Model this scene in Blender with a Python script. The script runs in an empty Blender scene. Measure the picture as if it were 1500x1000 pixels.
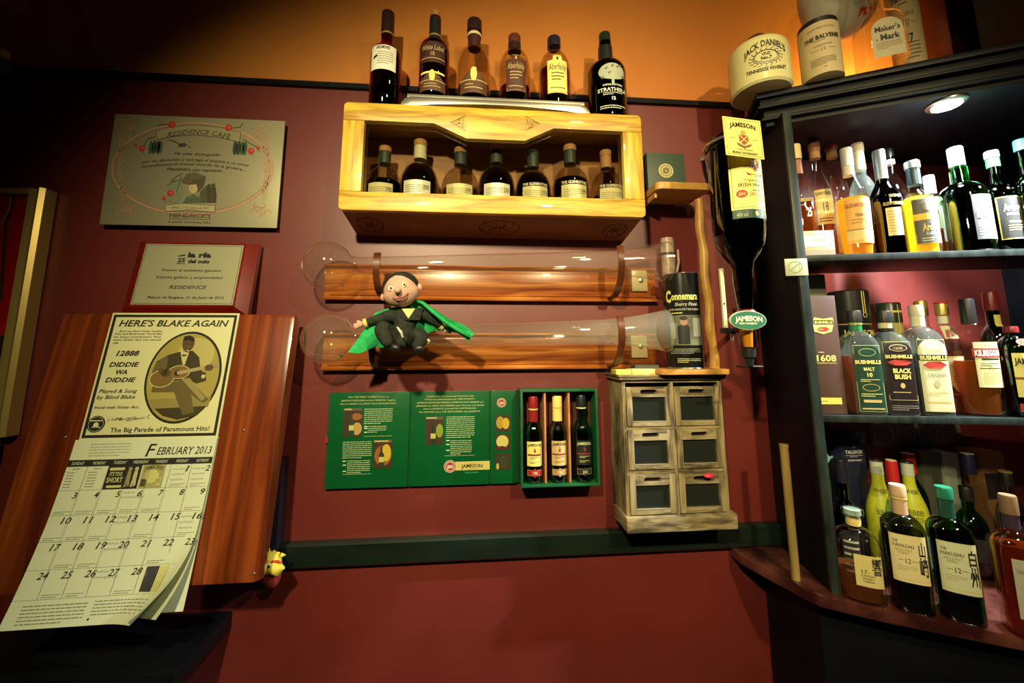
import bpy, bmesh, math, random
import numpy as np
from mathutils import Vector, Matrix, Euler
random.seed(7)
PI = math.pi
S = bpy.context.scene
COL = S.collection

# ------------------------------------------------------------------ camera
# eye level is z = 0, the wall is the plane y = 0, the camera stands 1 m in front of it
FPX, PPX, PPY = 580.0, 750.0, 430.0
Zc = np.array([737 - PPX, -3800 - PPY, FPX]); Zc /= np.linalg.norm(Zc)
Xc = np.array([7700 - PPX, 485 - PPY, FPX]); Xc -= Zc * Xc.dot(Zc); Xc /= np.linalg.norm(Xc)
Yc = np.cross(Zc, Xc)
RM = np.stack([Xc, Yc, Zc])
CAM = np.array([0.0, -1.0, 0.0])
cd = bpy.data.cameras.new('camera'); cam = bpy.data.objects.new('camera', cd); COL.objects.link(cam)
r_, u_, b_ = RM @ np.array([1, 0, 0]), RM @ np.array([0, -1, 0]), RM @ np.array([0, 0, -1])
M = Matrix(((r_[0], u_[0], b_[0], CAM[0]), (r_[1], u_[1], b_[1], CAM[1]), (r_[2], u_[2], b_[2], CAM[2]), (0, 0, 0, 1)))
cam.matrix_world = M
cd.sensor_width = 36; cd.lens = FPX / 1500 * 36; cd.shift_y = -70 / 1500; cd.clip_start = .02
S.camera = cam

# ------------------------------------------------------------------ exposure, world, lights
S.view_settings.view_transform = 'Standard'; S.view_settings.look = 'None'
S.view_settings.gamma = 1; S.view_settings.use_curve_mapping = False
S.view_settings.exposure = 0.0
S.cycles.transparent_max_bounces = 32
W = bpy.data.worlds.new('world'); S.world = W; W.use_nodes = True
W.node_tree.nodes['Background'].inputs[0].default_value = (1, .75, .5, 1)
W.node_tree.nodes['Background'].inputs[1].default_value = .006

def light(name, kind, loc, target, energy, color, size=.1, **kw):
    ld = bpy.data.lights.new(name, kind); ld.energy = energy; ld.color = color
    if kind == 'AREA': ld.size = size
    else: ld.shadow_soft_size = size
    for k, v in kw.items(): setattr(ld, k, v)
    o = bpy.data.objects.new(name, ld); COL.objects.link(o); o.location = loc
    o.rotation_euler = (Vector(target) - Vector(loc)).to_track_quat('-Z', 'Y').to_euler()
    return o
light('ceiling_spot', 'SPOT', (-.30, -1.42, .70), (.03, 0, -.05), 112, (1, .86, .48), .035, spot_size=1.56, spot_blend=1.0)
light('ceiling_spot_right', 'SPOT', (.62, -1.65, .85), (.42, 0, .06), 88, (1, .80, .42), .03, spot_size=1.25, spot_blend=1.0)
light('wall_washer', 'SPOT', (.45, -.85, .98), (.40, 0, .92), 9, (1, .74, .36), .03, spot_size=1.9, spot_blend=1.0)
light('shelf_spot', 'SPOT', (1.02, -.285, .520), (1.0, -.26, -.5), 42, (.80, .93, 1), .02, spot_size=2.75, spot_blend=.5)
light('added_counter_spot', 'SPOT', (1.27, -.44, .520), (.92, -.27, -.35), 125, (.90, .97, 1), .02, spot_size=1.75, spot_blend=.6)  # added lamp out of view, brightens the middle shelf and counter bottles
tl = light('top_lamp', 'AREA', (1.14, -.055, .618), (1.14, .02, .72), 7, (1, .74, .30), .30, shape='RECTANGLE', size_y=.03, spread=2.2)

# ------------------------------------------------------------------ pixel helpers
def ray(u, v): return RM @ np.array([u - PPX, v - PPY, FPX])
def hit(u, v, o, n):
    r = ray(u, v); n = np.array(n, float); t = n.dot(np.array(o) - CAM) / n.dot(r); return CAM + t * r
def on(u, v, d): return hit(u, v, (0, -d, 0), (0, 1, 0))
def proj(p):
    c = RM.T @ (np.array(p) - CAM); return c[0] / c[2] * FPX + PPX, c[1] / c[2] * FPX + PPY, c[2]

# ------------------------------------------------------------------ materials
MATS = {}
def pbr(col, rough=.5, metal=0, key=None, coat=0, **kw):
    k = key or ('p', tuple(round(c, 3) for c in col), rough, metal, coat)
    if k in MATS: return MATS[k]
    m = bpy.data.materials.new(str(key or 'paint')); m.use_nodes = True
    b = m.node_tree.nodes['Principled BSDF']
    b.inputs['Base Color'].default_value = (*col[:3], 1); b.inputs['Roughness'].default_value = rough
    b.inputs['Metallic'].default_value = metal; b.inputs['Coat Weight'].default_value = coat
    for a, v in kw.items(): b.inputs[a].default_value = v
    MATS[k] = m; return m
def glassy(tint, rough=.02, edge=.55, base=.045, key=None, body=0):
    """thin clear or tinted glass: coloured see-through plus fresnel reflection"""
    k = ('g', tuple(tint), rough, edge, base, body)
    if k in MATS: return MATS[k]
    m = bpy.data.materials.new('glass'); m.use_nodes = True; nt = m.node_tree; nt.nodes.clear()
    N = nt.nodes.new; L = nt.links.new
    out = N('ShaderNodeOutputMaterial'); mx = N('ShaderNodeMixShader'); t = N('ShaderNodeBsdfTransparent'); g = N('ShaderNodeBsdfGlossy')
    t.inputs[0].default_value = (*tint, 1); g.inputs['Roughness'].default_value = rough; g.inputs[0].default_value = (1, 1, 1, 1)
    lw = N('ShaderNodeLayerWeight'); lw.inputs[0].default_value = .5
    pw = N('ShaderNodeMath'); pw.operation = 'POWER'; pw.inputs[1].default_value = 3.2; L(lw.outputs['Facing'], pw.inputs[0])
    ma = N('ShaderNodeMath'); ma.operation = 'MULTIPLY_ADD'; L(pw.outputs[0], ma.inputs[0]); ma.inputs[1].default_value = edge; ma.inputs[2].default_value = base
    L(ma.outputs[0], mx.inputs[0])
    if body:
        m3 = N('ShaderNodeMixShader'); m3.inputs[0].default_value = body; m4 = N('ShaderNodeMixShader'); m4.inputs[0].default_value = .5
        df = N('ShaderNodeBsdfDiffuse'); tr = N('ShaderNodeBsdfTranslucent')
        for q_ in (df, tr): q_.inputs[0].default_value = (*tint, 1)
        L(df.outputs[0], m4.inputs[1]); L(tr.outputs[0], m4.inputs[2]); L(t.outputs[0], m3.inputs[1]); L(m4.outputs[0], m3.inputs[2]); t = m3
    L(t.outputs[0], mx.inputs[1]); L(g.outputs[0], mx.inputs[2]); L(mx.outputs[0], out.inputs[0])
    MATS[k] = m; return m
def noisy(name, c1, c2, scale=(1, 1, 1), detail=6, rough=.45, bump=0, lo=.35, hi=.65, coat=0, distort=0, c3=None, rough2=None):
    if name in MATS: return MATS[name]
    m = bpy.data.materials.new(name); m.use_nodes = True; nt = m.node_tree; b = nt.nodes['Principled BSDF']
    N = nt.nodes.new; L = nt.links.new
    tc = N('ShaderNodeTexCoord'); mp = N('ShaderNodeMapping'); mp.inputs['Scale'].default_value = scale
    no = N('ShaderNodeTexNoise'); no.inputs['Scale'].default_value = 1; no.inputs['Detail'].default_value = detail
    no.inputs['Distortion'].default_value = distort
    cr = N('ShaderNodeValToRGB'); e = cr.color_ramp.elements
    e[0].position = lo; e[0].color = (*c1, 1); e[1].position = hi; e[1].color = (*c2, 1)
    if c3: x = cr.color_ramp.elements.new((lo + hi) / 2); x.color = (*c3, 1)
    L(tc.outputs['Object'], mp.inputs[0]); L(mp.outputs[0], no.inputs[0]); L(no.outputs['Fac'], cr.inputs[0]); L(cr.outputs[0], b.inputs['Base Color'])
    b.inputs['Roughness'].default_value = rough; b.inputs['Coat Weight'].default_value = coat
    if rough2 is not None:
        mr = N('ShaderNodeMapRange'); mr.inputs[3].default_value = rough; mr.inputs[4].default_value = rough2; L(no.outputs['Fac'], mr.inputs[0]); L(mr.outputs[0], b.inputs['Roughness'])
    if bump:
        bp = N('ShaderNodeBump'); bp.inputs['Strength'].default_value = bump; bp.inputs['Distance'].default_value = .002
        L(no.outputs['Fac'], bp.inputs['Height']); L(bp.outputs[0], b.inputs['Normal'])
    MATS[name] = m; return m
def ringwood(name, c1, c2, axis_scale, wscale, distort, rough, coat):
    if name in MATS: return MATS[name]
    m = bpy.data.materials.new(name); m.use_nodes = True; nt = m.node_tree; b = nt.nodes['Principled BSDF']
    N = nt.nodes.new; L = nt.links.new
    tc = N('ShaderNodeTexCoord'); mp = N('ShaderNodeMapping'); mp.inputs['Scale'].default_value = axis_scale
    wv = N('ShaderNodeTexWave'); wv.bands_direction = 'Z'; wv.inputs['Scale'].default_value = wscale
    wv.inputs['Distortion'].default_value = distort; wv.inputs['Detail'].default_value = 3; wv.inputs['Detail Scale'].default_value = .8
    cr = N('ShaderNodeValToRGB'); e = cr.color_ramp.elements
    e[0].position = .1; e[0].color = (*c1, 1); e[1].position = .8; e[1].color = (*c2, 1)
    L(tc.outputs['Object'], mp.inputs[0]); L(mp.outputs[0], wv.inputs[0]); L(wv.outputs['Fac'], cr.inputs[0]); L(cr.outputs[0], b.inputs['Base Color'])
    b.inputs['Roughness'].default_value = rough; b.inputs['Coat Weight'].default_value = coat; b.inputs['Coat Roughness'].default_value = .12
    MATS[name] = m; return m
def emit(col, s, name='lamp_glow'):
    m = bpy.data.materials.new(name); m.use_nodes = True; b = m.node_tree.nodes['Principled BSDF']
    b.inputs['Base Color'].default_value = (*col, 1); b.inputs['Emission Color'].default_value = (*col, 1); b.inputs['Emission Strength'].default_value = s
    return m

BLACK = pbr((.012, .012, .012), .4); INK = pbr((.02, .016, .014), .6)
MAROON = noisy('maroon_wall', (.130, .015, .010), (.178, .022, .015), (3, 3, 3), 4, .40, .06, .3, .7, rough2=.50)
MAROON.node_tree.nodes['Principled BSDF'].inputs['Specular IOR Level'].default_value = .7
MAROON.node_tree.nodes['Principled BSDF'].inputs['Coat Weight'].default_value = .15; MAROON.node_tree.nodes['Principled BSDF'].inputs['Coat Roughness'].default_value = .42
ORANGE = noisy('orange_wall', (.52, .17, .022), (.62, .22, .03), (2.5, 2.5, 2.5), 3, .6, .05, .3, .7)
BLACKPAINT = noisy('black_paint', (.0022, .0030, .0042), (.0045, .0055, .0070), (9, 9, 9), 4, .45, .15)
BLACKPAINT.node_tree.nodes['Principled BSDF'].inputs['Specular IOR Level'].default_value = .22
GREENPAINT = noisy('dark_green_paint', (.005, .012, .008), (.009, .019, .012), (6, 6, 20), 5, .35, .2)
OAK = noisy('oak', (.38, .195, .016), (.74, .49, .052), (7, 10, 75), 6, .42, .15, .35, .62, coat=.2, distort=.6)
OAKV = noisy('oak_upright', (.38, .195, .016), (.74, .49, .052), (75, 10, 7), 6, .42, .15, .35, .62, coat=.2, distort=.6)
OAKSHADE = noisy('oak_shaded', (.18, .06, .018), (.27, .10, .03), (8, 8, 40), 5, .5, .1)  # same oak darkened: the shade below the case is put into the colour
PINE = noisy('red_pine', (.20, .035, .008), (.62, .25, .05), (3.2, 5, 62), 5, .27, .02, .30, .72, coat=.5, distort=1.1, c3=(.40, .11, .02))
MAHOG = noisy('mahogany', (.085, .013, .004), (.36, .080, .014), (34, 5, 1.6), 4, .24, .05, .3, .72, coat=.5, distort=.8, c3=(.20, .038, .008))
GREYWOOD = noisy('weathered_wood', (.075, .052, .024), (.38, .30, .15), (14, 14, 80), 9, .75, .6, .36, .62, distort=.5)
GREYWOODV = noisy('weathered_wood_upright', (.075, .052, .024), (.38, .30, .15), (80, 30, 12), 9, .75, .6, .36, .62, distort=.5)
HONEY = noisy('honey_wood', (.50, .23, .045), (.68, .36, .08), (20, 20, 20), 4, .4, .05)
GOLDP = pbr((.62, .46, .14), .35, .6)
SILVER = pbr((.62, .60, .52), .28, .9)
CLEAR = glassy((.96, .98, .96)); CLEARG = glassy((.84, .95, .87), base=.06, edge=.8, body=.08); GREENG = glassy((.10, .62, .22), base=.08)
DKGREENG = glassy((.01, .12, .03), base=.07)

# ------------------------------------------------------------------ mesh helpers
WLOC = {}
def mk(name, verts, faces, mats, parent=None, mis=None, smooth=False, local=False, kind=None):
    me = bpy.data.meshes.new(name)
    v = np.array(verts, float).reshape(-1, 3)
    if parent is not None and not local: v = v - WLOC[parent.name]
    me.from_pydata(v.tolist(), [], [tuple(f) for f in faces])
    for m in (mats if isinstance(mats, (list, tuple)) else [mats]): me.materials.append(m)
    if mis is not None: me.polygons.foreach_set('material_index', mis)
    if smooth is True: me.polygons.foreach_set('use_smooth', [True] * len(me.polygons))
    elif smooth:
        me.polygons.foreach_set('use_smooth', [True] * len(me.polygons)); me.set_sharp_from_angle(angle=smooth)
    me.update()
    o = bpy.data.objects.new(name, me); COL.objects.link(o)
    WLOC[o.name] = np.zeros(3)
    if parent is not None:
        o.parent = parent; WLOC[o.name] = WLOC[parent.name]
    if kind: o['kind'] = kind
    return o
def thing(name, label, cat, loc=(0, 0, 0), group=None):
    o = bpy.data.objects.new(name, None); COL.objects.link(o); o.location = tuple(loc); o.empty_display_size = .02
    o['label'] = label; o['category'] = cat
    if group: o['group'] = group
    WLOC[o.name] = np.array(loc, float); return o
def tag(o, label, cat, group=None):
    o['label'] = label; o['category'] = cat
    if group: o['group'] = group
    return o

class MB:
    """collects shapes in one bmesh"""
    def __init__(s): s.v = []; s.f = []; s.m = []; s.mats = []
    def mi(s, mat):
        if mat not in s.mats: s.mats.append(mat)
        return s.mats.index(mat)
    def add(s, v, f, mat):
        k = len(s.v); s.v += [tuple(map(float, p)) for p in v]; s.f += [tuple(i + k for i in q) for q in f]; s.m += [s.mi(mat)] * len(f); return s
    def box(s, x0, x1, y0, y1, z0, z1, mat, bev=0, fn=None):
        bm = bmesh.new(); bmesh.ops.create_cube(bm, size=1)
        for p in bm.verts: p.co = ((x0 + x1) / 2 + p.co.x * (x1 - x0), (y0 + y1) / 2 + p.co.y * (y1 - y0), (z0 + z1) / 2 + p.co.z * (z1 - z0))
        if bev: bmesh.ops.bevel(bm, geom=bm.edges[:], offset=bev, segments=2, affect='EDGES', profile=.6)
        bm.verts.index_update(); vs = [p.co.copy() for p in bm.verts]; fs = [[q.index for q in f.verts] for f in bm.faces]; bm.free()
        if fn: vs = [fn(p) for p in vs]
        return s.add(vs, fs, mat)
    def prism(s, poly, a0, a1, mat, axis='y', bev=0, fn=None):
        """poly of 2D points extruded along an axis; y: poly=(x,z); z: poly=(x,y); x: poly=(y,z)"""
        f3 = {'y': lambda p, a: (p[0], a, p[1]), 'z': lambda p, a: (p[0], p[1], a), 'x': lambda p, a: (a, p[0], p[1])}[axis]
        n = len(poly); bm = bmesh.new()
        A = [bm.verts.new(f3(p, a0)) for p in poly]; B = [bm.verts.new(f3(p, a1)) for p in poly]
        bm.faces.new(A); bm.faces.new(B[::-1])
        for i in range(n): bm.faces.new((A[i], B[i], B[(i + 1) % n], A[(i + 1) % n]))
        bmesh.ops.recalc_face_normals(bm, faces=bm.faces[:])
        if bev: bmesh.ops.bevel(bm, geom=bm.edges[:], offset=bev, segments=2, affect='EDGES', profile=.6)
        bmesh.ops.triangulate(bm, faces=[f for f in bm.faces if len(f.verts) > 4])
        bm.verts.index_update(); vs = [p.co.copy() for p in bm.verts]; fs = [[q.index for q in f.verts] for f in bm.faces]; bm.free()
        if fn: vs = [fn(p) for p in vs]
        return s.add(vs, fs, mat)
    def lathe(s, prof, c, mat, seg=32, axis='z', cs=None, closed=True):
        vs = []; fs = []; n = len(prof)
        for r, z in prof:
            for k in range(seg):
                a = 2 * PI * k / seg; ca, sa = math.cos(a), math.sin(a)
                if cs: ca, sa = cs(a)
                if axis == 'z': vs.append((c[0] + r * ca, c[1] + r * sa, c[2] + z))
                elif axis == 'x': vs.append((c[0] + z, c[1] + r * ca, c[2] + r * sa))
                else: vs.append((c[0] + r * ca, c[1] - z, c[2] + r * sa))
        for i in range(n - 1):
            for k in range(seg):
                k2 = (k + 1) % seg; fs.append((i * seg + k, i * seg + k2, (i + 1) * seg + k2, (i + 1) * seg + k))
        if closed:
            fs.append(tuple(range(seg))[::-1]); fs.append(tuple((n - 1) * seg + k for k in range(seg)))
        return s.add(vs, fs, mat)
    def ball(s, c, r, mat, seg=20, rings=12):
        r = (r, r, r) if not hasattr(r, '__len__') else r
        vs = [(c[0], c[1], c[2] - r[2])]; fs = []
        for i in range(1, rings):
            t = -PI / 2 + PI * i / rings
            for k in range(seg):
                a = 2 * PI * k / seg; vs.append((c[0] + r[0] * math.cos(t) * math.cos(a), c[1] + r[1] * math.cos(t) * math.sin(a), c[2] + r[2] * math.sin(t)))
        vs.append((c[0], c[1], c[2] + r[2])); T = len(vs) - 1
        for k in range(seg):
            k2 = (k + 1) % seg; fs.append((0, 1 + k2, 1 + k)); fs.append((T, T - seg + k, T - seg + k2))
            for i in range(rings - 2): a = 1 + i * seg; fs.append((a + k, a + k2, a + seg + k2, a + seg + k))
        return s.add(vs, fs, mat)
    def tube(s, path, rad, mat, seg=12, flat=1.0):
        P = [Vector(p) for p in path]; vs = []; fs = []; n = len(P)
        up = Vector((0, 1, 0)) if abs((P[-1] - P[0]).normalized().z) > .8 else Vector((0, 0, 1))
        for i, p in enumerate(P):
            t = (P[min(i + 1, n - 1)] - P[max(i - 1, 0)]).normalized()
            a = t.cross(up); a = a.normalized() if a.length > .05 else t.cross(Vector((0, 1, 0))).normalized()
            b = t.cross(a).normalized(); r = rad[i] if hasattr(rad, '__len__') else rad
            for k in range(seg):
                q = 2 * PI * k / seg; vs.append(p + a * math.cos(q) * r + b * math.sin(q) * r * flat)
        for i in range(n - 1):
            for k in range(seg): k2 = (k + 1) % seg; fs.append((i * seg + k, i * seg + k2, (i + 1) * seg + k2, (i + 1) * seg + k))
        fs.append(tuple(range(seg))[::-1]); fs.append(tuple((n - 1) * seg + k for k in range(seg)))
        return s.add(vs, fs, mat)
    def build(s, name, parent=None, smooth=.6, local=False, kind=None):
        return mk(name, s.v, s.f, s.mats, parent, s.m, smooth, local, kind)

# ------------------------------------------------------------------ lettering
TXT = {}
def text_geom(s, serif=True, bold=0.0, ital=False):
    k = (s, serif, bold, ital)
    if k in TXT: return TXT[k]
    cu = bpy.data.curves.new('t', 'FONT'); cu.body = s; cu.resolution_u = 2; cu.offset = bold; cu.fill_mode = 'BOTH' if False else 'FRONT'
    o = bpy.data.objects.new('t', cu); COL.objects.link(o)
    dg = bpy.context.evaluated_depsgraph_get(); dg.update()
    me = bpy.data.meshes.new_from_object(o.evaluated_get(dg))
    V = [(v.co.x, v.co.y) for v in me.vertices]; F = [tuple(p.vertices) for p in me.polygons]
    bpy.data.objects.remove(o); bpy.data.curves.remove(cu); bpy.data.meshes.remove(me)
    if serif:
        cnt = {}
        for f in F:
            for i in range(len(f)):
                e = tuple(sorted((f[i], f[(i + 1) % len(f)]))); cnt[e] = cnt.get(e, 0) + 1
        for (a, b), c in list(cnt.items()):
            if c != 1: continue
            (x0, y0), (x1, y1) = V[a], V[b]
            w = abs(x1 - x0)
            if abs(y1 - y0) > .004 or not (.04 < w < .2): continue
            x0, x1 = min(x0, x1), max(x0, x1)
            dn = y0 < .03 if y0 < .3 else False; top = y0 > .48
            if not (abs(y0) < .03 or top): continue
            sg = 1 if y0 < .3 else -1; n = len(V)
            V += [(x0 - .042, y0), (x1 + .042, y0), (x1 + .042, y0 + sg * .03), (x0 - .042, y0 + sg * .03)]
            F.append((n, n + 1, n + 2, n + 3))
    V = np.array(V) if V else np.zeros((0, 2))
    if len(V):
        if ital: V[:, 0] += V[:, 1] * .22
        V[:, 0] -= (V[:, 0].min() + V[:, 0].max()) / 2
    TXT[k] = (V, F); return TXT[k]
CAPH = .72

class Dec:
    """flat print: coloured shapes and letters in 2D (x right, y up), laid on a surface by a map function"""
    def __init__(s): s.P = []; s.F = []; s.L = []; s.m = []; s.mats = []
    def add(s, P, F, mat, lay):
        mat = mat if not isinstance(mat, tuple) else pbr(mat, .55)
        if mat not in s.mats: s.mats.append(mat)
        k = len(s.P); s.P += [tuple(p) for p in P]; s.L += [lay] * len(P); s.F += [tuple(i + k for i in f) for f in F]
        s.m += [s.mats.index(mat)] * len(F)
    def strip(s, x0, x1, top, bot, mat, lay=0, n=None, ny=1):
        n = n or max(1, int(abs(x1 - x0) / .004)); P = []; F = []; m = ny + 1
        for i in range(n + 1):
            x = x0 + (x1 - x0) * i / n; P += [(x, bot(x) + (top(x) - bot(x)) * j / ny) for j in range(m)]
        for i in range(n):
            for j in range(ny): a = m * i + j; F.append((a, a + m, a + m + 1, a + 1))
        s.add(P, F, mat, lay)
    def rect(s, x0, y0, x1, y1, mat, lay=0): s.strip(x0, x1, lambda x: y1, lambda x: y0, mat, lay)
    def ell(s, cx, cy, rx, ry, mat, lay=0, n=24):
        f = lambda x: ry * math.sqrt(max(0, 1 - ((x - cx) / rx) ** 2)); P = []; F = []
        for i in range(n + 1):
            a = PI - PI * i / n; x = cx + rx * math.cos(a); P += [(x, cy - f(x)), (x, cy + f(x))]
        for i in range(n): F.append((2 * i, 2 * i + 2, 2 * i + 3, 2 * i + 1))
        s.add(P, F, mat, lay)
    def ring(s, cx, cy, rx, ry, w, mat, lay=0, a0=0, a1=2 * PI, n=36):
        P = []; F = []
        for i in range(n + 1):
            a = a0 + (a1 - a0) * i / n; c, q = math.cos(a), math.sin(a)
            P += [(cx + (rx - w / 2) * c, cy + (ry - w / 2) * q), (cx + (rx + w / 2) * c, cy + (ry + w / 2) * q)]
        for i in range(n): F.append((2 * i, 2 * i + 1, 2 * i + 3, 2 * i + 2))
        s.add(P, F, mat, lay)
    def poly(s, pts, mat, lay=0):
        s.add(pts, [tuple(range(len(pts)))], mat, lay)
    def line(s, pts, w, mat, lay=0):
        P = []; F = []; n = len(pts)
        for i, p in enumerate(pts):
            a = pts[max(i - 1, 0)]; b = pts[min(i + 1, n - 1)]; dx, dy = b[0] - a[0], b[1] - a[1]; l = math.hypot(dx, dy) or 1
            P += [(p[0] - dy / l * w / 2, p[1] + dx / l * w / 2), (p[0] + dy / l * w / 2, p[1] - dx / l * w / 2)]
        for i in range(n - 1): F.append((2 * i, 2 * i + 1, 2 * i + 3, 2 * i + 2))
        s.add(P, F, mat, lay)
    def frame(s, x0, y0, x1, y1, w, mat, lay=0):
        s.rect(x0, y0, x1, y0 + w, mat, lay); s.rect(x0, y1 - w, x1, y1, mat, lay); s.rect(x0, y0 + w, x0 + w, y1 - w, mat, lay); s.rect(x1 - w, y0 + w, x1, y1 - w, mat, lay)
    def text(s, t, x, y, h, mat, lay=2, w=None, serif=True, bold=0.0, ital=False, arc=0, rot=0, wedge=0):
        """x, y is the centre of the capitals; h the capital height; w fits the width"""
        V, F = text_geom(t, serif, bold, ital)
        if not len(V): return
        V = V.copy(); sy = h / CAPH; sx = sy
        bw = V[:, 0].max() - V[:, 0].min()
        if w: sx = w / bw
        X = V[:, 0] * sx; Y = (V[:, 1] - CAPH / 2) * sy
        if arc:
            q = X / (bw * sx / 2); Y = Y + arc * (1 - q * q) - arc * .4
        if rot: X, Y = X * math.cos(rot) - Y * math.sin(rot), X * math.sin(rot) + Y * math.cos(rot)
        s.add(np.stack([X + x, Y + y], 1).tolist(), F, mat, lay)
    def lines(s, x0, x1, y0, y1, n, mat, lay=2, th=.35, rnd=None):
        rnd = rnd or random.Random(n * 7 + int(abs(x0) * 1e4)); dy = (y1 - y0) / max(n, 1)
        for i in range(n):
            y = y0 + dy * (i + .5); x = x0; end = x1 if i < n - 1 else x0 + (x1 - x0) * rnd.uniform(.4, .9)
            while x < end:
                w = min((x1 - x0) * rnd.uniform(.03, .12), end - x); P = [(x, y - abs(dy) * th / 2), (x + w, y - abs(dy) * th / 2), (x + w, y + abs(dy) * th / 2), (x, y + abs(dy) * th / 2)]
                s.add(P, [(0, 1, 2, 3)], mat, lay); x += w + (x1 - x0) * .015
    def build(s, name, fn, parent=None, local=False):
        V = [fn(p[0], p[1], l) for p, l in zip(s.P, s.L)]
        return mk(name, V, s.F, s.mats, parent, s.m, False, local)

class Frame:
    """a plane in the room: origin, right, up"""
    def __init__(s, o, r=(1, 0, 0), u=(0, 0, 1), crop=(0, 0, 1)):
        s.o = np.array(o, float); s.r = np.array(r, float); s.u = np.array(u, float); s.n = np.cross(s.r, s.u); s.crop = crop; s.D = Dec()
    def loc(s, X, Y):
        """crop pixel -> coordinates in the plane"""
        p = hit(s.crop[0] + X / s.crop[2], s.crop[1] + Y / s.crop[2], s.o, s.n) - s.o; return p.dot(s.r), p.dot(s.u)
    def map(s, x, y, l=0): return s.o + s.r * x + s.u * y + s.n * (.0003 + l * .00025)
    def hh(s, X, Y, h): return abs(s.loc(X, Y + h / 2)[1] - s.loc(X, Y - h / 2)[1])
    def t(s, txt, X0, X1, Y, h, mat=INK, lay=3, **k):
        a = s.loc(X0, Y); b = s.loc(X1, Y)
        if 'arc' in k: k['arc'] = math.copysign(s.hh(X0, Y, abs(k['arc'])), k['arc'])
        s.D.text(txt, (a[0] + b[0]) / 2, (a[1] + b[1]) / 2, s.hh((X0 + X1) / 2, Y, h), mat, lay, w=b[0] - a[0], **k)
    def rect(s, X0, Y0, X1, Y1, mat, lay=1):
        xm = (X0 + X1) / 2; ym = (Y0 + Y1) / 2
        s.D.rect(s.loc(X0, ym)[0], s.loc(xm, Y1)[1], s.loc(X1, ym)[0], s.loc(xm, Y0)[1], mat, lay)
    def ell(s, X, Y, rx, ry, mat, lay=1):
        c = s.loc(X, Y); s.D.ell(c[0], c[1], (s.loc(X + rx, Y)[0] - s.loc(X - rx, Y)[0]) / 2, s.hh(X, Y, 2 * ry), mat, lay) if False else s.D.ell(c[0], c[1], (s.loc(X + rx, Y)[0] - s.loc(X - rx, Y)[0]) / 2, s.hh(X, Y, 2 * ry) / 2, mat, lay)
    def ring(s, X, Y, rx, ry, w, mat, lay=1, a0=0, a1=2 * PI):
        c = s.loc(X, Y); k = s.hh(X, Y, 10) / 10; s.D.ring(c[0], c[1], rx * k, ry * k, w * k, mat, lay, a0, a1)
    def poly(s, pts, mat, lay=1): s.D.poly([s.loc(*p) for p in pts], mat, lay)
    def line(s, pts, w, mat, lay=1):
        s.D.line([s.loc(*p) for p in pts], w * s.hh(pts[0][0], pts[0][1], 10) / 10, mat, lay)
    def lines(s, X0, X1, Y0, Y1, n, mat, lay=2, th=.35):
        s.D.lines(s.loc(X0, (Y0 + Y1) / 2)[0], s.loc(X1, (Y0 + Y1) / 2)[0], s.loc(X0, Y0)[1], s.loc(X0, Y1)[1], n, mat, lay, th)
    def build(s, name, parent=None): return s.D.build(name, s.map, parent)

# ------------------------------------------------------------------ bottles
class Sect:
    def __init__(s, n=2, ry=1.0):
        s.n = n; s.ry = ry
        A = np.linspace(-PI / 2 - PI, -PI / 2 + PI, 721); pts = np.array([s.cs(a) for a in A])
        d = np.r_[0, np.cumsum(np.hypot(*np.diff(pts, axis=0).T))]; s.s = d - d[360]; s.p = pts
        t = np.gradient(pts, axis=0); nn = np.stack([t[:, 1], -t[:, 0]], 1); s.nr = nn / (np.linalg.norm(nn, axis=1)[:, None] + 1e-9)
    def cs(s, a):
        c, q = math.cos(a), math.sin(a); e = 2 / s.n
        return math.copysign(abs(c) ** e, c), s.ry * math.copysign(abs(q) ** e, q)
    def at(s, x):
        return (np.interp(x, s.s, s.p[:, 0]), np.interp(x, s.s, s.p[:, 1])), (np.interp(x, s.s, s.nr[:, 0]), np.interp(x, s.s, s.nr[:, 1]))
ROUND = Sect(); SQ = Sect(5, .72); SQR = Sect(6, 1); OVAL = Sect(2, .62)
# body profiles: radius in body radii, height in whole heights, up to the cap
PROF = {
 'std': [(.90, 0), (1, .012), (1, .60), (.96, .645), (.82, .69), (.56, .74), (.40, .785), (.36, .83), (.36, .93)],
 'swan': [(.80, 0), (.86, .02), (.86, .12), (.96, .28), (1, .44), (.96, .52), (.80, .60), (.58, .67), (.44, .74), (.36, .82), (.34, .94)],
 'taper': [(.92, 0), (1, .012), (1, .50), (.97, .56), (.84, .64), (.60, .72), (.42, .80), (.36, .86), (.34, .95)],
 'tall': [(.92, 0), (1, .012), (1, .64), (.97, .675), (.80, .72), (.52, .76), (.40, .80), (.38, .86), (.38, .93)],
 'globe': [(.74, 0), (.86, .02), (.98, .16), (1, .30), (.97, .40), (.86, .50), (.66, .585), (.44, .64), (.33, .68), (.30, .74), (.30, .90)],
 'squat': [(.92, 0), (1, .015), (1, .46), (.97, .56), (.86, .64), (.62, .70), (.42, .735), (.36, .76), (.36, .88)],
 'pot': [(.85, 0), (.97, .02), (1, .10), (1, .50), (.96, .60), (.80, .70), (.50, .77), (.34, .80), (.34, .92)],
 'decanter': [(.92, 0), (1, .03), (1, .56), (.94, .62), (.60, .70), (.40, .735), (.38, .80)],
 'jim': [(.90, 0), (1, .015), (1, .55), (.96, .60), (.55, .72), (.42, .76), (.38, .80), (.38, .93)],
}
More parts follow.
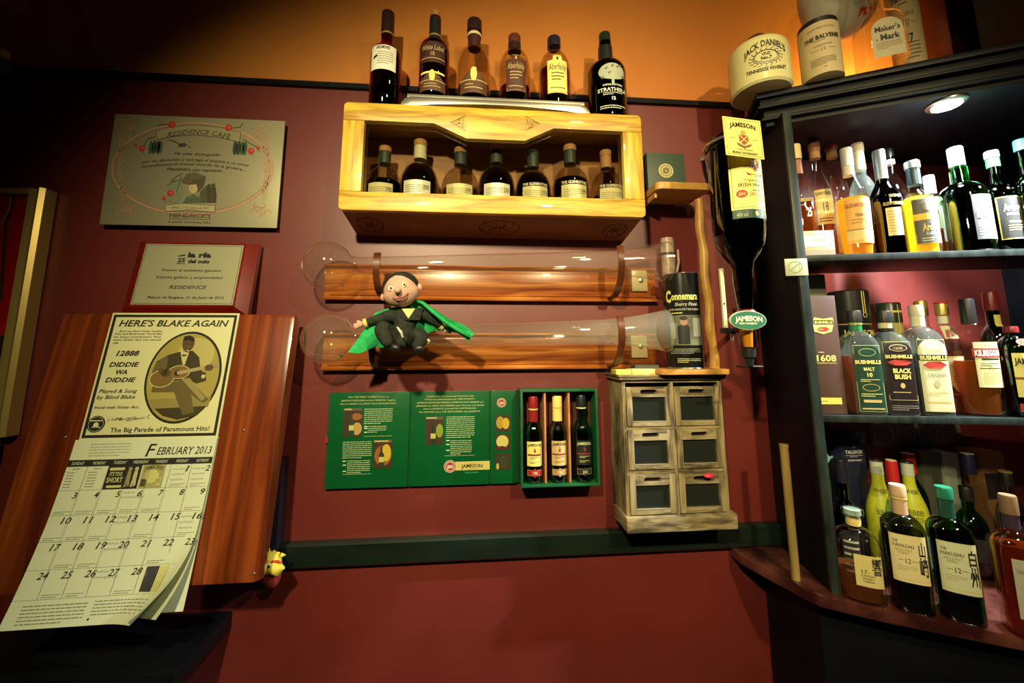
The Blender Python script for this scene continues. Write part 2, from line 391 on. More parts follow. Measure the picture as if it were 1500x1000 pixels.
def mkp(sh, nb, nr=.36, top=.93, curve=0.0, foot=.93, low=None):
    P = [(foot, 0), (1, .015)] + ([low] if low else []) + [(1, sh)]
    for k in range(1, 9):
        t = k / 8; r1 = nr + (1 - nr) * math.cos(t * PI / 2) ** .9; z1 = math.sin(t * PI / 2); r2 = nr + (1 - nr) * (.5 + .5 * math.cos(PI * t)); z2 = t
        P.append((r1 * (1 - curve) + r2 * curve, sh + (nb - sh) * (z1 * (1 - curve) + z2 * curve)))
    return P + [(nr * .96, top)]
def prof_r(prof, z):
    zs = [p[1] for p in prof]; rs = [p[0] for p in prof]; return float(np.interp(z, zs, rs))
def draw_label(D, w, z0, h, bg, shape, items, cx=0):
    if bg is not None:
        if shape == 'rect': D.strip(cx - w / 2, cx + w / 2, lambda x: z0 + h, lambda x: z0, bg, 0, 14, 8)
        elif shape == 'arch': D.strip(cx - w / 2, cx + w / 2, lambda x: z0 + h - w * .5 * (1 - math.sqrt(max(0, 1 - ((x - cx) / (w / 2)) ** 2))), lambda x: z0, bg, 0, 24, 8)
        elif shape == 'hump': D.strip(cx - w / 2, cx + w / 2, lambda x: z0 + h * (1 - .55 * min(1, abs(x - cx) / (w / 2)) ** 1.6), lambda x: z0, bg, 0, 20, 8)
        elif shape == 'shield': D.strip(cx - w / 2, cx + w / 2, lambda x: z0 + h, lambda x: z0 + h * .28 * (abs(x - cx) / (w / 2)) ** 1.5, bg, 0, 20, 8)
        elif shape == 'crest': D.strip(cx - w / 2, cx + w / 2, lambda x: z0 + h * (.86 + .14 * (abs(x - cx) < w * .2)), lambda x: z0, bg, 0, 30, 8)
        elif shape == 'oval': D.ell(cx, z0 + h / 2, w / 2, h / 2, bg, 0)
    for it in items:
        k = it[0]
        if k == 't':
            _, s, x, y, th, tw, col = it[:7]; kw = it[7] if len(it) > 7 else {}
            kw = dict(kw)
            if 'arc' in kw: kw['arc'] *= h
            D.text(s, cx + x * w, z0 + y * h, th * h, col, 3, w=tw * w, **kw)
        elif k == 'r': D.rect(cx + it[1] * w, z0 + it[2] * h, cx + it[3] * w, z0 + it[4] * h, it[5], 1 if len(it) < 7 else it[6])
        elif k == 'e': D.ell(cx + it[1] * w, z0 + it[2] * h, it[3] * w, it[4] * h, it[5], 2)
        elif k == 'o': D.ring(cx + it[1] * w, z0 + it[2] * h, it[3] * w, it[4] * h, it[5] * w, it[6], 2)
        elif k == 'p': D.poly([(cx + a * w, z0 + b * h) for a, b in it[1]], it[2], 4)
        elif k == 'ln': D.line([(cx + a * w, z0 + b * h) for a, b in it[1]], it[2] * w, it[3], 5)
        elif k == 'l': D.lines(cx + it[1] * w, cx + it[2] * w, z0 + it[3] * h, z0 + it[4] * h, it[5], it[6], 2)
        elif k == 'b': D.frame(cx - w / 2 + it[1] * w, z0 + it[1] * w, cx + w / 2 - it[1] * w, z0 + h - it[1] * w, it[2] * w, it[3], 1)
def bottle(label, pos, h, r, kind='std', glass=CLEAR, liquid=None, fill=.55, cap=(BLACK, .90, 1.0, .42), labels=(), sect=ROUND,
           group=None, rz=0, neck=None, capshape=None, cat='bottle', name='whisky_bottle', flip=False, extra=None):
    t = thing(name, label, cat, pos, group)
    P = PROF[kind] if isinstance(kind, str) else kind
    cr, sr = math.cos(rz), math.sin(rz)
    sg = -1 if flip else 1
    def L(x, y, z): return (x * cr - y * sr, x * sr + y * cr, z * sg)
    def part(name, prof, mat, seg=40, cs=None, cl=True):
        b = MB(); b.lathe([(a * r, z * h) for a, z in prof], (0, 0, 0), mat, seg, cs=cs, closed=cl); b.v = [L(*p) for p in b.v]
        if flip: b.f = [f[::-1] for f in b.f]
        return b.build(name, t, .55, local=True)
    # the neck is always round: blend the section above the shoulder
    def body(name, prof, mat):
        b = MB(); seg = 48
        fine = [prof[0]]
        for q in prof[1:]:
            fine.append(q)
        vs = []; n = len(fine)
        for a, z in fine:
            k = min(1, max(0, (a - .42) / .35)) if z > .3 else 1
            for i in range(seg):
                an = 2 * PI * i / seg; c1 = sect.cs(an); c2 = (math.cos(an), math.sin(an))
                vs.append(L((c1[0] * k + c2[0] * (1 - k)) * a * r, (c1[1] * k + c2[1] * (1 - k)) * a * r, z * h))
        fs = [(i * seg + q, i * seg + (q + 1) % seg, (i + 1) * seg + (q + 1) % seg, (i + 1) * seg + q) for i in range(n - 1) for q in range(seg)]
        fs += [tuple(range(seg))[::-1], tuple((n - 1) * seg + q for q in range(seg))]
        if flip: fs = [f[::-1] for f in fs]
        b.add(vs, fs, mat); return b.build(name, t, .6, local=True)
    body('glass_body', P, glass)
    if liquid is not None:
        zs = sorted(set([.018] + [z for a, z in P if .018 < z < fill] + [fill]))
        body('liquid', [((prof_r(P, z) - .07) if z > .02 else .8, z) for z in zs], liquid)
    if capshape: cp = capshape[1]; cm = capshape[0]
    else: cm, c0, c1, crr = cap; cp = [(crr, c0), (crr, c1 - .012), (crr * .92, c1)]
    part('cap', cp, cm, 24)
    if neck:
        for nm, nz0, nz1, nr, nm_ in neck: part(nm, [(nr, nz0), (nr * (.96 if nz1 > nz0 + .05 else 1), nz1)], nm_, 24)
    for i, lb in enumerate(labels):
        z0, z1, wr, bg, shape, items = lb[:6]; sh = lb[6] if len(lb) > 6 else 0
        D = Dec(); draw_label(D, wr * r, z0 * h, (z1 - z0) * h, bg, shape, items, sh * r)
        def fn(x, y, l):
            rr = prof_r(P, y / h if not flip else y / h) * r
            (cx, cy), (nx, ny) = sect.at(x / rr)
            e = .0006 + l * .0002
            p = L(cx * rr + nx * e, cy * rr + ny * e, y if not flip else y)
            return p
        if flip:
            def fn(x, y, l, P=P):
                rr = prof_r(P, 1 - y / h) * r; (cx, cy), (nx, ny) = sect.at(x / rr); e = .0006 + l * .0002
                return (L(cx * rr + nx * e, cy * rr + ny * e, 0)[0], L(cx * rr + nx * e, cy * rr + ny * e, 0)[1], -h + y)
        D.build('paper_label', fn, t, local=True)
    return t
def fit(u, v, vtop, wpx, o, n, z=None):
    """place a bottle whose foot is at pixel (u, v) in the upright plane (o, n); returns base point, height and radius"""
    p = hit(u, v, o, n)
    if z is not None: p[2] = z
    lo, hi = p[2] + .01, p[2] + .9
    for _ in range(40):
        m = (lo + hi) / 2
        if proj((p[0], p[1], m))[1] > vtop: lo = m
        else: hi = m
    uu, vv, zc = proj((p[0], p[1], p[2] + .1)); r = wpx / 2 * zc / FPX * math.cos(math.atan((uu - PPX) / FPX))
    return p, lo - p[2], r
def fitw(u, v, vtop, wpx, d, z=None): return fit(u, v, vtop, wpx, (0, -d, 0), (0, 1, 0), z)

# ------------------------------------------------------------------ the setting
ZF, ZCEIL = -1.53, 1.75
def struct(name, b):
    o = b.build(name); o['kind'] = 'structure'; return o
TRZ = .688
struct('wall_back', MB().box(-1.75, 1.50, 0, .12, ZF, TRZ, MAROON).box(-1.75, 1.50, 0, .12, TRZ, ZCEIL, ORANGE))
struct('trim_1', MB().prism([(0, TRZ + .008), (-.006, TRZ + .008), (-.012, TRZ + .002), (-.012, TRZ - .010), (0, TRZ - .010)], -1.75, 1.50, BLACKPAINT, 'x'))
struct('floor', MB().box(-1.9, 2.3, -2.6, .12, ZF - .1, ZF, noisy('floor_boards', (.02, .012, .008), (.05, .03, .02), (3, 30, 3), rough=.5)))
struct('ceiling', MB().box(-1.9, 2.3, -2.6, .12, ZCEIL, ZCEIL + .1, noisy('ceiling_paint', (.20, .10, .04), (.26, .13, .05), (3, 3, 3), rough=.8)))
struct('wall_left', MB().box(-1.87, -1.75, -2.6, .12, ZF, ZCEIL, noisy('dark_left_wall', (.05, .012, .010), (.07, .018, .014), (3, 3, 3), rough=.6)))
struct('wall_right', MB().box(1.50, 1.62, -2.6, .12, ZF, ZCEIL, BLACKPAINT))
# dark green rail under the display
p0 = on(410, 797, .022); p1 = on(1148, 770, .022)
zt = (p0[2] + p1[2]) / 2
b = MB(); b.prism([(0, zt - .052), (-.014, zt - .052), (-.022, zt - .046), (-.022, zt - .004), (-.018, zt), (0, zt)], p0[0], .745, GREENPAINT, 'x')
struct('trim_2', b)

# ------------------------------------------------------------------ right hand unit: shelves on a slight angle, deep cornice and counter
AL = math.radians(12); UD = np.array([math.cos(AL), -math.sin(AL), 0]); UN = np.array([math.sin(AL), math.cos(AL), 0]); U0 = np.array([.70, -.2, 0])
def U(s, t, z): return U0 + UD * s + UN * t + np.array([0, 0, z])
def ushelf(t): return U0 + UN * t
ZS1, ZS2, ZC, ZT = .200, -.140, -.481, .605
b = MB()
def ubox(b, s0, s1, t0, t1, z0, z1, mat, bev=.001):
    return b.box(s0, s1, t0, t1, z0, z1, mat, bev, lambda p: Vector(U(p.x, p.y, p.z)))
un = thing('shelf_unit', 'black painted corner shelf unit with three tiers and a stepped cornice at the right', 'shelf', U(0, 0, ZC))
EDGEP = noisy('lit_shelf_edge', (.012, .017, .016), (.035, .05, .043), (40, 40, 12), 6, .38, .3)  # edge colour lightened to carry the spotlight falling on the front edges
EDGEP.node_tree.nodes['Principled BSDF'].inputs['Specular IOR Level'].default_value = .3
ubox(MB(), -.0, .014, .004, .196, ZC, .54, BLACKPAINT).build('side_panel', un)
ubox(MB(), -.002, .016, -.004, .004, ZC, .54, EDGEP).build('side_panel_edge', un)
for z, nm in ((ZS1, 'shelf'), (ZS2, 'shelf')):
    s = ubox(ubox(MB(), .014, .70, .003, .165, z - .013, z, BLACKPAINT), .014, .70, -.004, .003, z - .014, z, EDGEP).build(nm, un)
# cornice: stacked slabs, front line swings out to the right
A0 = np.array([.662, -.172]); AV = np.array([.298, -.145]); AV = AV / np.linalg.norm(AV); AP = np.array([-AV[1], AV[0]])
def slab(off, back=True):
    a = A0 - AP * off - AV * off * .8; c = A0 + AV * .95 - AP * off
    return [tuple(a), (1.497, c[1] + (1.497 - c[0]) * AV[1] / AV[0]), (1.497, -.002), (.735 - off, -.002)]
b = MB()
for off, z0, z1 in ((.0, .592, ZT), (-.010, .574, .592), (-.004, .568, .574), (-.020, .548, .568), (-.014, .541, .548), (-.026, .530, .541)):
    b.prism(slab(off), z0, z1, BLACKPAINT, 'z', .0012)
CORN = b.build('cornice', un)
# counter top
CP = [(.615, -.045), (.640, -.13), (.668, -.205), (.75, -.258), (.905, -.338), (1.18, -.485), (1.49, -.655), (1.49, -.004), (.615, -.004)]
COUNTERM = noisy('counter_wood', (.035, .008, .007), (.22, .07, .05), (12, 12, 12), 6, .22, .1, .4, .75, coat=.4)
ct = MB().prism(CP, ZC - .022, ZC, COUNTERM, 'z', .004).build('counter'); tag(ct, 'dark reddish bar counter under the lowest row of bottles', 'counter')
b = MB(); q = [(a * 1 + .035, c + .045) for a, c in CP[2:6]]
b.prism([(.70, -.004), (.70, -.14)] + q + [(1.40, -.55), (1.49, -.004)], ZF + .001, ZC - .0225, BLACKPAINT, 'z', .002)
for i in range(3): pass
tag(b.build('counter_cabinet'), 'black painted cabinet front below the bar counter', 'cabinet')
# downlight
lp = (1.02, -.277)
dl = thing('recessed_downlight', 'bright white round downlight under the cornice', 'lamp', (lp[0], lp[1], .53))
MB().lathe([(.030, -.006), (.034, -.004), (.034, 0)], (lp[0], lp[1], .53), SILVER, 28).build('bezel', dl)
MB().lathe([(.024, -.0075), (.024, -.0062)], (lp[0], lp[1], .53), emit((.9, .97, 1), 60), 28).build('diffuser', dl)
# brass tube standing on the counter end
p = onp = hit(1166, 848, (0, 0, ZC), (0, 0, 1)); q, hh, rr = fit(1166, 848, 651, 14, p, (0, 1, 0), ZC)
BRASS = noisy('old_brass', (.20, .13, .04), (.42, .30, .10), (30, 30, 4), rough=.32)
t = thing('brass_tube', 'thin brass tube standing upright on the counter end', 'tube', (q[0], q[1], ZC))
MB().lathe([(rr, 0), (rr, hh)], q, BRASS, 24).build('tube_body', t); MB().lathe([(rr * 1.1, hh - .004), (rr * 1.1, hh + .001)], q, GOLDP, 24).build('rim', t)
# low dark cabinet behind the wooden board, lower left
b = MB(); b.box(-1.45, -.66, -.16, -.002, ZF + .001, -.60, BLACKPAINT, .004).box(-1.47, -.53, -.17, -.002, -.60, -.565, BLACKPAINT, .003)
for i in range(3): b.box(-1.43 + i * .26, -1.19 + i * .26, -.166, -.158, ZF + .12, -.66, BLACKPAINT, .003)
tag(b.build('low_cabinet'), 'black low cabinet in shadow under the wooden board', 'cabinet')

# ------------------------------------------------------------------ wooden board, calendar and plaques on the left
TLT = math.radians(8.2); BU = np.array([0, math.sin(TLT), math.cos(TLT)]); BN = np.cross([1, 0, 0], BU)
z_top = on(430, 459, .075)[2]; BO = np.array([0, -.075, z_top])
def fb(crop): return Frame(BO, (1, 0, 0), BU, crop)
F = fb((0, 0, 1)); xl = F.loc(90, 460)[0]; xr = F.loc(433, 459)[0]; yb = F.loc(380, 855)[1]
bb = thing('wooden_board', 'glossy reddish brown wooden board with rounded edges holding the calendar', 'board', (0, 0, 0)); bb.location = tuple(BO); WLOC[bb.name] = np.array(BO)
bm = MB().box(xl, xr, -.036, 0, yb, 0, MAHOG, .011, lambda p: Vector(BO + np.array([1, 0, 0]) * p.x + BU * p.z - BN * (p.y)* -1))
bm.build('board_panel', bb)
for X, Y in ((357, 630), (400, 480), (96, 640)):
    a = F.loc(X, Y) if X != 400 else F.loc(372, 840); c = BO + np.array([a[0], 0, 0]) + BU * a[1]
    MB().ball(c + BN * .0005, (.003, .0016, .003), pbr((.25, .22, .12), .4, .7), 12, 6).build('screw_head', bb)

cal = thing('wall_calendar', 'wall calendar for February 2013 with a guitarist poster page, hanging on the wooden board', 'calendar', tuple(BO)); WLOC[cal.name] = np.array(BO)
CREAM = pbr((.74, .74, .40), .6); CREAM2 = pbr((.70, .76, .52), .6)
G = fb((100, 440, 4.763)); D = G.D
x0, y1 = G.loc(325, 87); x1 = G.loc(1198, 90)[0]; y0 = G.loc(560, 965)[1]
x0 = (x0 + G.loc(72, 965)[0]) / 2; x1 = (x1 + G.loc(1045, 965)[0]) / 2; W_ = x1 - x0
G.o = BO + BN * .0016
b = MB().box(x0, x1, -.0012, 0, y0, y1, CREAM, 0, lambda p: Vector(BO + np.array([p.x, 0, 0]) + BU * p.z + BN * (.0016 + p.y))); pst = b.build('poster_page', cal)
D.frame(x0 + .004, y0 + .004, x1 - .004, y1 - .004, .0055, INK, 1)
G.t("HERE'S BLAKE AGAIN", 357, 1122, 158, 44, bold=.01, ital=True)
for i, (s, a, c, Y) in enumerate([("And we don't mean maybe.", 357, 660, 213), ("Hot and Bothered. You'll like", 330, 655, 232), ("his latest contribution. That", 322, 650, 253), ("same Guitar that can almost", 316, 650, 273), ("talk", 312, 355, 295)]):
    G.t(s, a, c, Y, 12)
G.t('12888', 337, 498, 367, 36, bold=.02, ital=True); G.t('DIDDIE', 290, 497, 445, 32, bold=.02, ital=True); G.t('WA', 333, 417, 498, 32, bold=.02, ital=True); G.t('DIDDIE', 262, 473, 552, 32, bold=.02, ital=True)
G.t('Played & Sung', 217, 483, 630, 26, ital=True); G.t('by Blind Blake', 203, 468, 672, 26, ital=True); G.t('Vocal with Guitar Acc.', 185, 498, 743, 20, ital=True)
G.t('SUPER', 305, 380, 826, 17, rot=.1); G.t('ELECTRICAL', 360, 480, 822, 12, rot=.16); G.t('RECORDINGS', 410, 535, 826, 12, rot=.16)
G.line([(275, 822), (290, 832), (272, 846)], 3, INK); G.line([(570, 795), (550, 812), (566, 826)], 3, INK)
G.t('The Big Parade of Paramount Hits!', 297, 985, 896, 32, bold=.005)
G.ell(195, 862, 62, 58, INK, 1); G.ring(195, 862, 50, 50, 2, CREAM, 2); G.ell(195, 868, 18, 18, CREAM, 2); G.rect(150, 835, 240, 842, CREAM, 2); G.rect(165, 880, 225, 886, CREAM, 2)
# sepia oval portrait
SE1 = (.40, .33, .08); SE2 = (.52, .46, .16); SED = (.055, .042, .014); SEM = (.14, .11, .035); SKIN = (.11, .07, .025); SEL = (.60, .56, .24)
G.ell(805, 528, 262, 320, INK, 1); G.ell(805, 528, 246, 304, SE1, 2)
def el(X, Y, rx, ry, m, l): G.ell(X, Y, rx, ry, m, l)
el(890, 380, 130, 120, SE2, 2.3); G.poly([(560, 690), (1000, 670), (975, 740), (590, 760)], (.30, .25, .07), 2.4); G.poly([(600, 755), (960, 735), (900, 800), (760, 832), (660, 805)], SED, 2.5)
G.poly([(790, 355), (870, 350), (915, 395), (925, 480), (960, 520), (900, 575), (800, 560), (640, 560), (585, 500), (620, 425), (700, 380)], SED, 2.8)
G.poly([(620, 430), (700, 385), (690, 470), (640, 520), (585, 500)], SEM, 3)
G.poly([(600, 570), (860, 560), (980, 690), (940, 715), (860, 660), (880, 780), (800, 800), (740, 640), (580, 640)], SEM, 3); G.poly([(790, 545), (850, 540), (960, 680), (930, 700)], (.34, .28, .10), 3.4)
G.poly([(785, 350), (845, 365), (815, 450), (800, 450)], SEL, 3.5); G.poly([(795, 378), (835, 378), (820, 388), (800, 390)], INK, 4)
el(842, 300, 42, 55, SKIN, 3.6); G.poly([(802, 285), (815, 250), (850, 244), (882, 262), (880, 290), (845, 275)], INK, 4); G.poly([(825, 345), (850, 350), (846, 358), (828, 352)], SEL, 4.2); el(828, 302, 5, 3, INK, 4.2); el(856, 305, 5, 3, INK, 4.2); el(842, 322, 7, 6, (.16, .10, .04), 4.1)
el(655, 545, 86, 62, SEL, 3.8); el(655, 545, 80, 56, (.20, .12, .03), 4); el(775, 500, 78, 48, SEL, 3.9); el(775, 500, 72, 43, (.22, .13, .035), 4.1); el(765, 506, 22, 20, INK, 4.4)
G.poly([(760, 495), (1040, 440), (1045, 462), (765, 518)], (.42, .36, .16), 4.5); G.poly([(990, 440), (1045, 438), (1047, 468), (1000, 470)], (.34, .28, .12), 4.6)
el(688, 508, 34, 26, SKIN, 4.8); G.poly([(640, 470), (700, 490), (680, 530), (630, 505)], SKIN, 4.8); el(985, 468, 30, 22, SKIN, 4.8); el(945, 530, 14, 14, SEL, 4.8); G.poly([(880, 500), (960, 500), (965, 560), (890, 580)], SED, 4.7)
G.build('poster_print', pst)

# calendar pages below the poster
G2 = fb((20, 630, 3.845)); D = Dec(); cw = W_ + .004; cx0, cx1 = x0 - .002, x1 + .002
ytop = y0 + .001; ybot = G2.loc(600, 945)[1] - .02; CH = ytop - ybot
def page_map(off, curl, lift):
    def fn(x, y, l=0):
        t = (ytop - y) / CH; o = off + lift * t ** 2.2 + .004 * math.sin(t * PI) * (1 - (x - cx0) / cw) + .012 * max(0, t - .5) * (1 - (x - cx0) / cw)
        X, Y = x, y
        if curl:
            dx, dy = .80, -.60; px_, py_ = cx1 - .004, ytop - CH * .56
            d = (x - px_) * dx + (y - py_) * dy
            if d > 0:
                R = curl; a = min(d / R, 2.4); nd = R * math.sin(a) + max(0, d - 2.4 * R) * math.cos(2.4); o += R * (1 - math.cos(a)) + max(0, d - 2.4 * R) * math.sin(2.4)
                X = x + (nd - d) * dx; Y = y + (nd - d) * dy
        return BO + np.array([X, 0, 0]) + BU * Y + BN * (o + .0002 + l * .0002)
    return fn
def page(name, fn, mat, th=.0003):
    nx, ny = 24, 30; V = []; Fc = []
    for j in range(ny + 1):
        for i in range(nx + 1): V.append(fn(cx0 + cw * i / nx, ytop - CH * j / ny, -.5))
    for j in range(ny):
        for i in range(nx): a = j * (nx + 1) + i; Fc.append((a, a + nx + 1, a + nx + 2, a + 1))
    return mk(name, V, Fc, mat, cal, None, True)
f1 = page_map(.006, .045, .040); f2 = page_map(.003, .075, .022); f3 = page_map(.0015, 0, .014)
page('calendar_page', f3, CREAM2); page('calendar_page', f2, CREAM2); pg = page('calendar_page', f1, CREAM2)
hx = lambda f: cx0 + cw * f
hy = lambda f: ytop - CH * f
D.text('EBRUARY 2013', hx(.785), hy(.079), .0145, INK, 2, w=cw * .385, ital=True, bold=.005); D.text('F', hx(.545), hy(.071), .024, INK, 2.2, ital=True, bold=.005)
D.lines(hx(.12), hx(.40), hy(.02), hy(.11), 5, pbr((.30, .30, .2), .6), 2, .22)
D.rect(hx(0.0), hy(.165), hx(.995), hy(.125), INK, 1)
for i, dname in enumerate(['SUNDAY', 'MONDAY', 'TUESDAY', 'WEDNESDAY', 'THURSDAY', 'FRIDAY', 'SATURDAY']):
    D.text(dname, hx((i + .5) / 7), hy(.145), .0055, CREAM2, 3, w=cw / 7 * (.75 if i == 3 else .62), ital=True)
g0, gh = .165, .141; GREYL = pbr((.22, .24, .18), .6)
for r in range(6): D.rect(hx(0), hy(g0 + gh * r) - .0003, hx(1 if r < 3 else .93 if r < 5 else .9), hy(g0 + gh * r) + .0003, GREYL, 1)
for c in range(1, 7): D.rect(hx(c / 7) - .0003, hy(g0 + gh * (5 if c < 6 else 3.6)), hx(c / 7) + .0003, hy(g0), GREYL, 1)
rnd = random.Random(3)
for dnum in range(1, 29):
    k = dnum + 4; r, c = divmod(k, 7)
    D.text(str(dnum), hx((c + .83) / 7), hy(g0 + gh * r + .028), .0105 if True else 0, INK, 2, w=(.0085 if dnum < 10 else .0175), bold=.01, ital=True)
    if rnd.random() < .55 or c in (1, 2): D.lines(hx((c + .12) / 7), hx((c + .88) / 7), hy(g0 + gh * (r + .82)), hy(g0 + gh * (r + .97)), 2, GREYL, 2, .3)
PEN = pbr((.10, .12, .22), .6)
def scrib(x, y, w, n, amp=.0025):
    D.line([(x + w * i / n, y + amp * math.sin(i * 2.3 + y * 900) * rnd.uniform(.3, 1)) for i in range(n + 1)], .0006, PEN, 2)
for r in (1, 2, 3, 4):
    scrib(hx(3.05 / 7), hy(g0 + gh * r + .022), .020, 14); scrib(hx(3.0 / 7), hy(g0 + gh * r + .05), .040, 26)
for r, c in ((0, 5), (0, 6), (2, 6)):
    for j in range(3): scrib(hx((c + .1) / 7), hy(g0 + gh * r + .03 + .032 * j), .024, 16)
for c in (0, 1):
    D.text('MARCH' if c else 'JANUARY', hx((c + .5) / 7), hy(g0 + .014), .003, GREYL, 2, w=.014)
    for j in range(6): D.lines(hx((c + .12) / 7), hx((c + .88) / 7), hy(g0 + .028 + j * .017), hy(g0 + .044 + j * .017), 1, GREYL, 2, .3)
YEL = pbr((.62, .60, .22), .6)
D.rect(hx(2 / 7), hy(g0 + gh), hx(3.6 / 7), hy(g0), INK, 2); D.text("IT'S TOO", hx(2.45 / 7), hy(g0 + .05), .007, YEL, 3, w=cw / 7 * .6, serif=False, bold=.02); D.text("SHORT", hx(2.45 / 7), hy(g0 + .085), .009, YEL, 3, w=cw / 7 * .75, serif=False, bold=.02)
D.rect(hx(2.1 / 7), hy(g0 + .03), hx(2.8 / 7), hy(g0 + .012), YEL, 2.5); D.rect(hx(2.15 / 7), hy(g0 + .132), hx(2.85 / 7), hy(g0 + .118), YEL, 2.5)
for xx, c3 in ((3.08, (.30, .28, .12)), (3.38, (.55, .52, .25))):
    D.ell(hx(xx / 7), hy(g0 + .022), .0035, .0035, c3, 3); D.poly([(hx((xx - .10) / 7), hy(g0 + .075)), (hx((xx + .10) / 7), hy(g0 + .075)), (hx((xx + .08) / 7), hy(g0 + .035)), (hx((xx - .08) / 7), hy(g0 + .035))], c3, 3)
    D.poly([(hx((xx - .12) / 7), hy(g0 + .13)), (hx((xx - .02) / 7), hy(g0 + .13)), (hx((xx + .04) / 7), hy(g0 + .075)), (hx((xx - .08) / 7), hy(g0 + .075))], c3, 3); D.poly([(hx((xx + .03) / 7), hy(g0 + .13)), (hx((xx + .13) / 7), hy(g0 + .12)), (hx((xx + .09) / 7), hy(g0 + .075)), (hx((xx) / 7), hy(g0 + .075))], c3, 3)
D.rect(hx(3.66 / 7), hy(g0 + gh), hx(4.75 / 7), hy(g0), (.40, .38, .14), 2); D.text('JAMBOREE', hx(4.2 / 7), hy(g0 + .02), .007, INK, 3, w=cw / 7 * .9, arc=.003, serif=False, bold=.01)
D.ell(hx(4.2 / 7), hy(g0 + .07), .012, .012, YEL, 3); D.rect(hx(3.72 / 7), hy(g0 + .13), hx(3.98 / 7), hy(g0 + .085), (.08, .07, .03), 3); D.rect(hx(4.4 / 7), hy(g0 + .125), hx(4.66 / 7), hy(g0 + .08), YEL, 3); D.lines(hx(4.42 / 7), hx(4.64 / 7), hy(g0 + .085), hy(g0 + .12), 4, INK, 4)
D.rect(hx(5.22 / 7), hy(g0 + gh * 5 - .01), hx(5.78 / 7), hy(g0 + gh * 4 + .008), (.045, .045, .05), 2); D.rect(hx(5.80 / 7), hy(g0 + gh * 5 - .01), hx(6.25 / 7), hy(g0 + gh * 4 + .008), YEL, 2); D.lines(hx(5.83 / 7), hx(6.22 / 7), hy(g0 + gh * 4 + .02), hy(g0 + gh * 5 - .02), 8, INK, 3)
for k in range(6): D.ell(hx((5.3 + .08 * k) / 7), hy(g0 + gh * 4 + .05 + .02 * (k % 3)), .003, .004, (.12, .12, .13), 3)
D.lines(hx(.08), hx(.46), hy(g0 + gh * 5 + .02), hy(.985), 6, GREYL, 2, .3); D.lines(hx(.50), hx(.86), hy(g0 + gh * 5 + .015), hy(.96), 5, GREYL, 2, .3)
D.ell(hx(.5), hy(.972), .0016, .0016, INK, 3)
D.build('calendar_print', f1, pg)

# plaque leaning above the board
PLM = pbr((.50, .49, .30), .42, .35)
z2 = on(300, 356, .03)[2]; PO = np.array([0, -.030, z2]); TL2 = math.radians(8.6); PU = np.array([0, math.sin(TL2), math.cos(TL2)])
G = Frame(PO, (1, 0, 0), PU, (180, 340, 7.143)); n_ = G.n
pl = thing('award_plaque', 'small silver award plaque on a glossy dark red wooden backing above the board', 'plaque', tuple(PO)); WLOC[pl.name] = PO
xa = G.loc(218, 90)[0]; xb = G.loc(1388, 92)[0]; yb2 = G.loc(1260, 838)[1] - .012; ya = G.loc(700, 90)[1]
xi0 = (G.loc(268, 145)[0] + G.loc(105, 770)[0]) / 2; xi1 = (G.loc(1285, 137)[0] + G.loc(1170, 765)[0]) / 2; yi0 = G.loc(640, 768)[1]; yi1 = G.loc(780, 142)[1]
REDW = noisy('lacquered_red_wood', (.15, .005, .004), (.22, .010, .007), (5, 5, 25), rough=.2, coat=.5)
P8 = lambda x, y, o: tuple(PO + np.array([x, 0, 0]) + PU * y + n_ * o)
xo0, xo1 = xi0 - .028, xi1 + .026; yo0 = yi0 - .020; yo1 = yi1 + .012
V = [P8(xo0, yo0, -.010), P8(xo1, yo0, -.010), P8(xo1, yo1, -.010), P8(xo0, yo1, -.010), P8(xi0 - .004, yi0 - .004, .006), P8(xi1 + .004, yi0 - .004, .006), P8(xi1 + .004, yi1 + .004, .006), P8(xi0 - .004, yi1 + .004, .006)]
V += [P8(xo0, yo0, -.022), P8(xo1, yo0, -.022), P8(xo1, yo1, -.022), P8(xo0, yo1, -.022)]
mk('backing', V, [(0, 1, 5, 4), (1, 2, 6, 5), (2, 3, 7, 6), (3, 0, 4, 7), (4, 5, 6, 7), (8, 9, 1, 0), (9, 10, 2, 1), (10, 11, 3, 2), (11, 8, 0, 3), (11, 10, 9, 8)], REDW, pl)
G.o = PO + n_ * .0072
pp = MB().box(xi0, xi1, -.0012, 0, yi0, yi1, PLM, 0, lambda p: Vector(PO + np.array([p.x, 0, 0]) + PU * p.z + n_ * (.0074 + p.y))).build('metal_plate', pl)
G.D.frame(xi0 + .0025, yi0 + .0025, xi1 - .0025, yi1 - .0025, .0008, INK, 1)
G.t('la ría', 685, 930, 238, 52, bold=.045, serif=False); G.t('del ocio', 685, 910, 305, 38, bold=.045, serif=False); G.t('25', 578, 655, 290, 42, bold=.03); G.t('años', 565, 650, 326, 13, bold=.02, serif=False)
G.poly([(578, 246), (655, 232), (655, 248), (578, 255)], INK); G.poly([(605, 208), (668, 200), (664, 226), (658, 210)], (.45, .30, .22))
G.t('Premio al ambiente genuino', 412, 1030, 398, 27); G.t('Espíritu gaélico y emprendedor', 355, 1050, 472, 27); G.t('RESIDENCE', 487, 880, 575, 36, ital=True); G.t('Palacio de Ibaigane, 21 de Junio de 2012', 258, 1058, 682, 27, ital=True)
G.build('plate_print', pp)

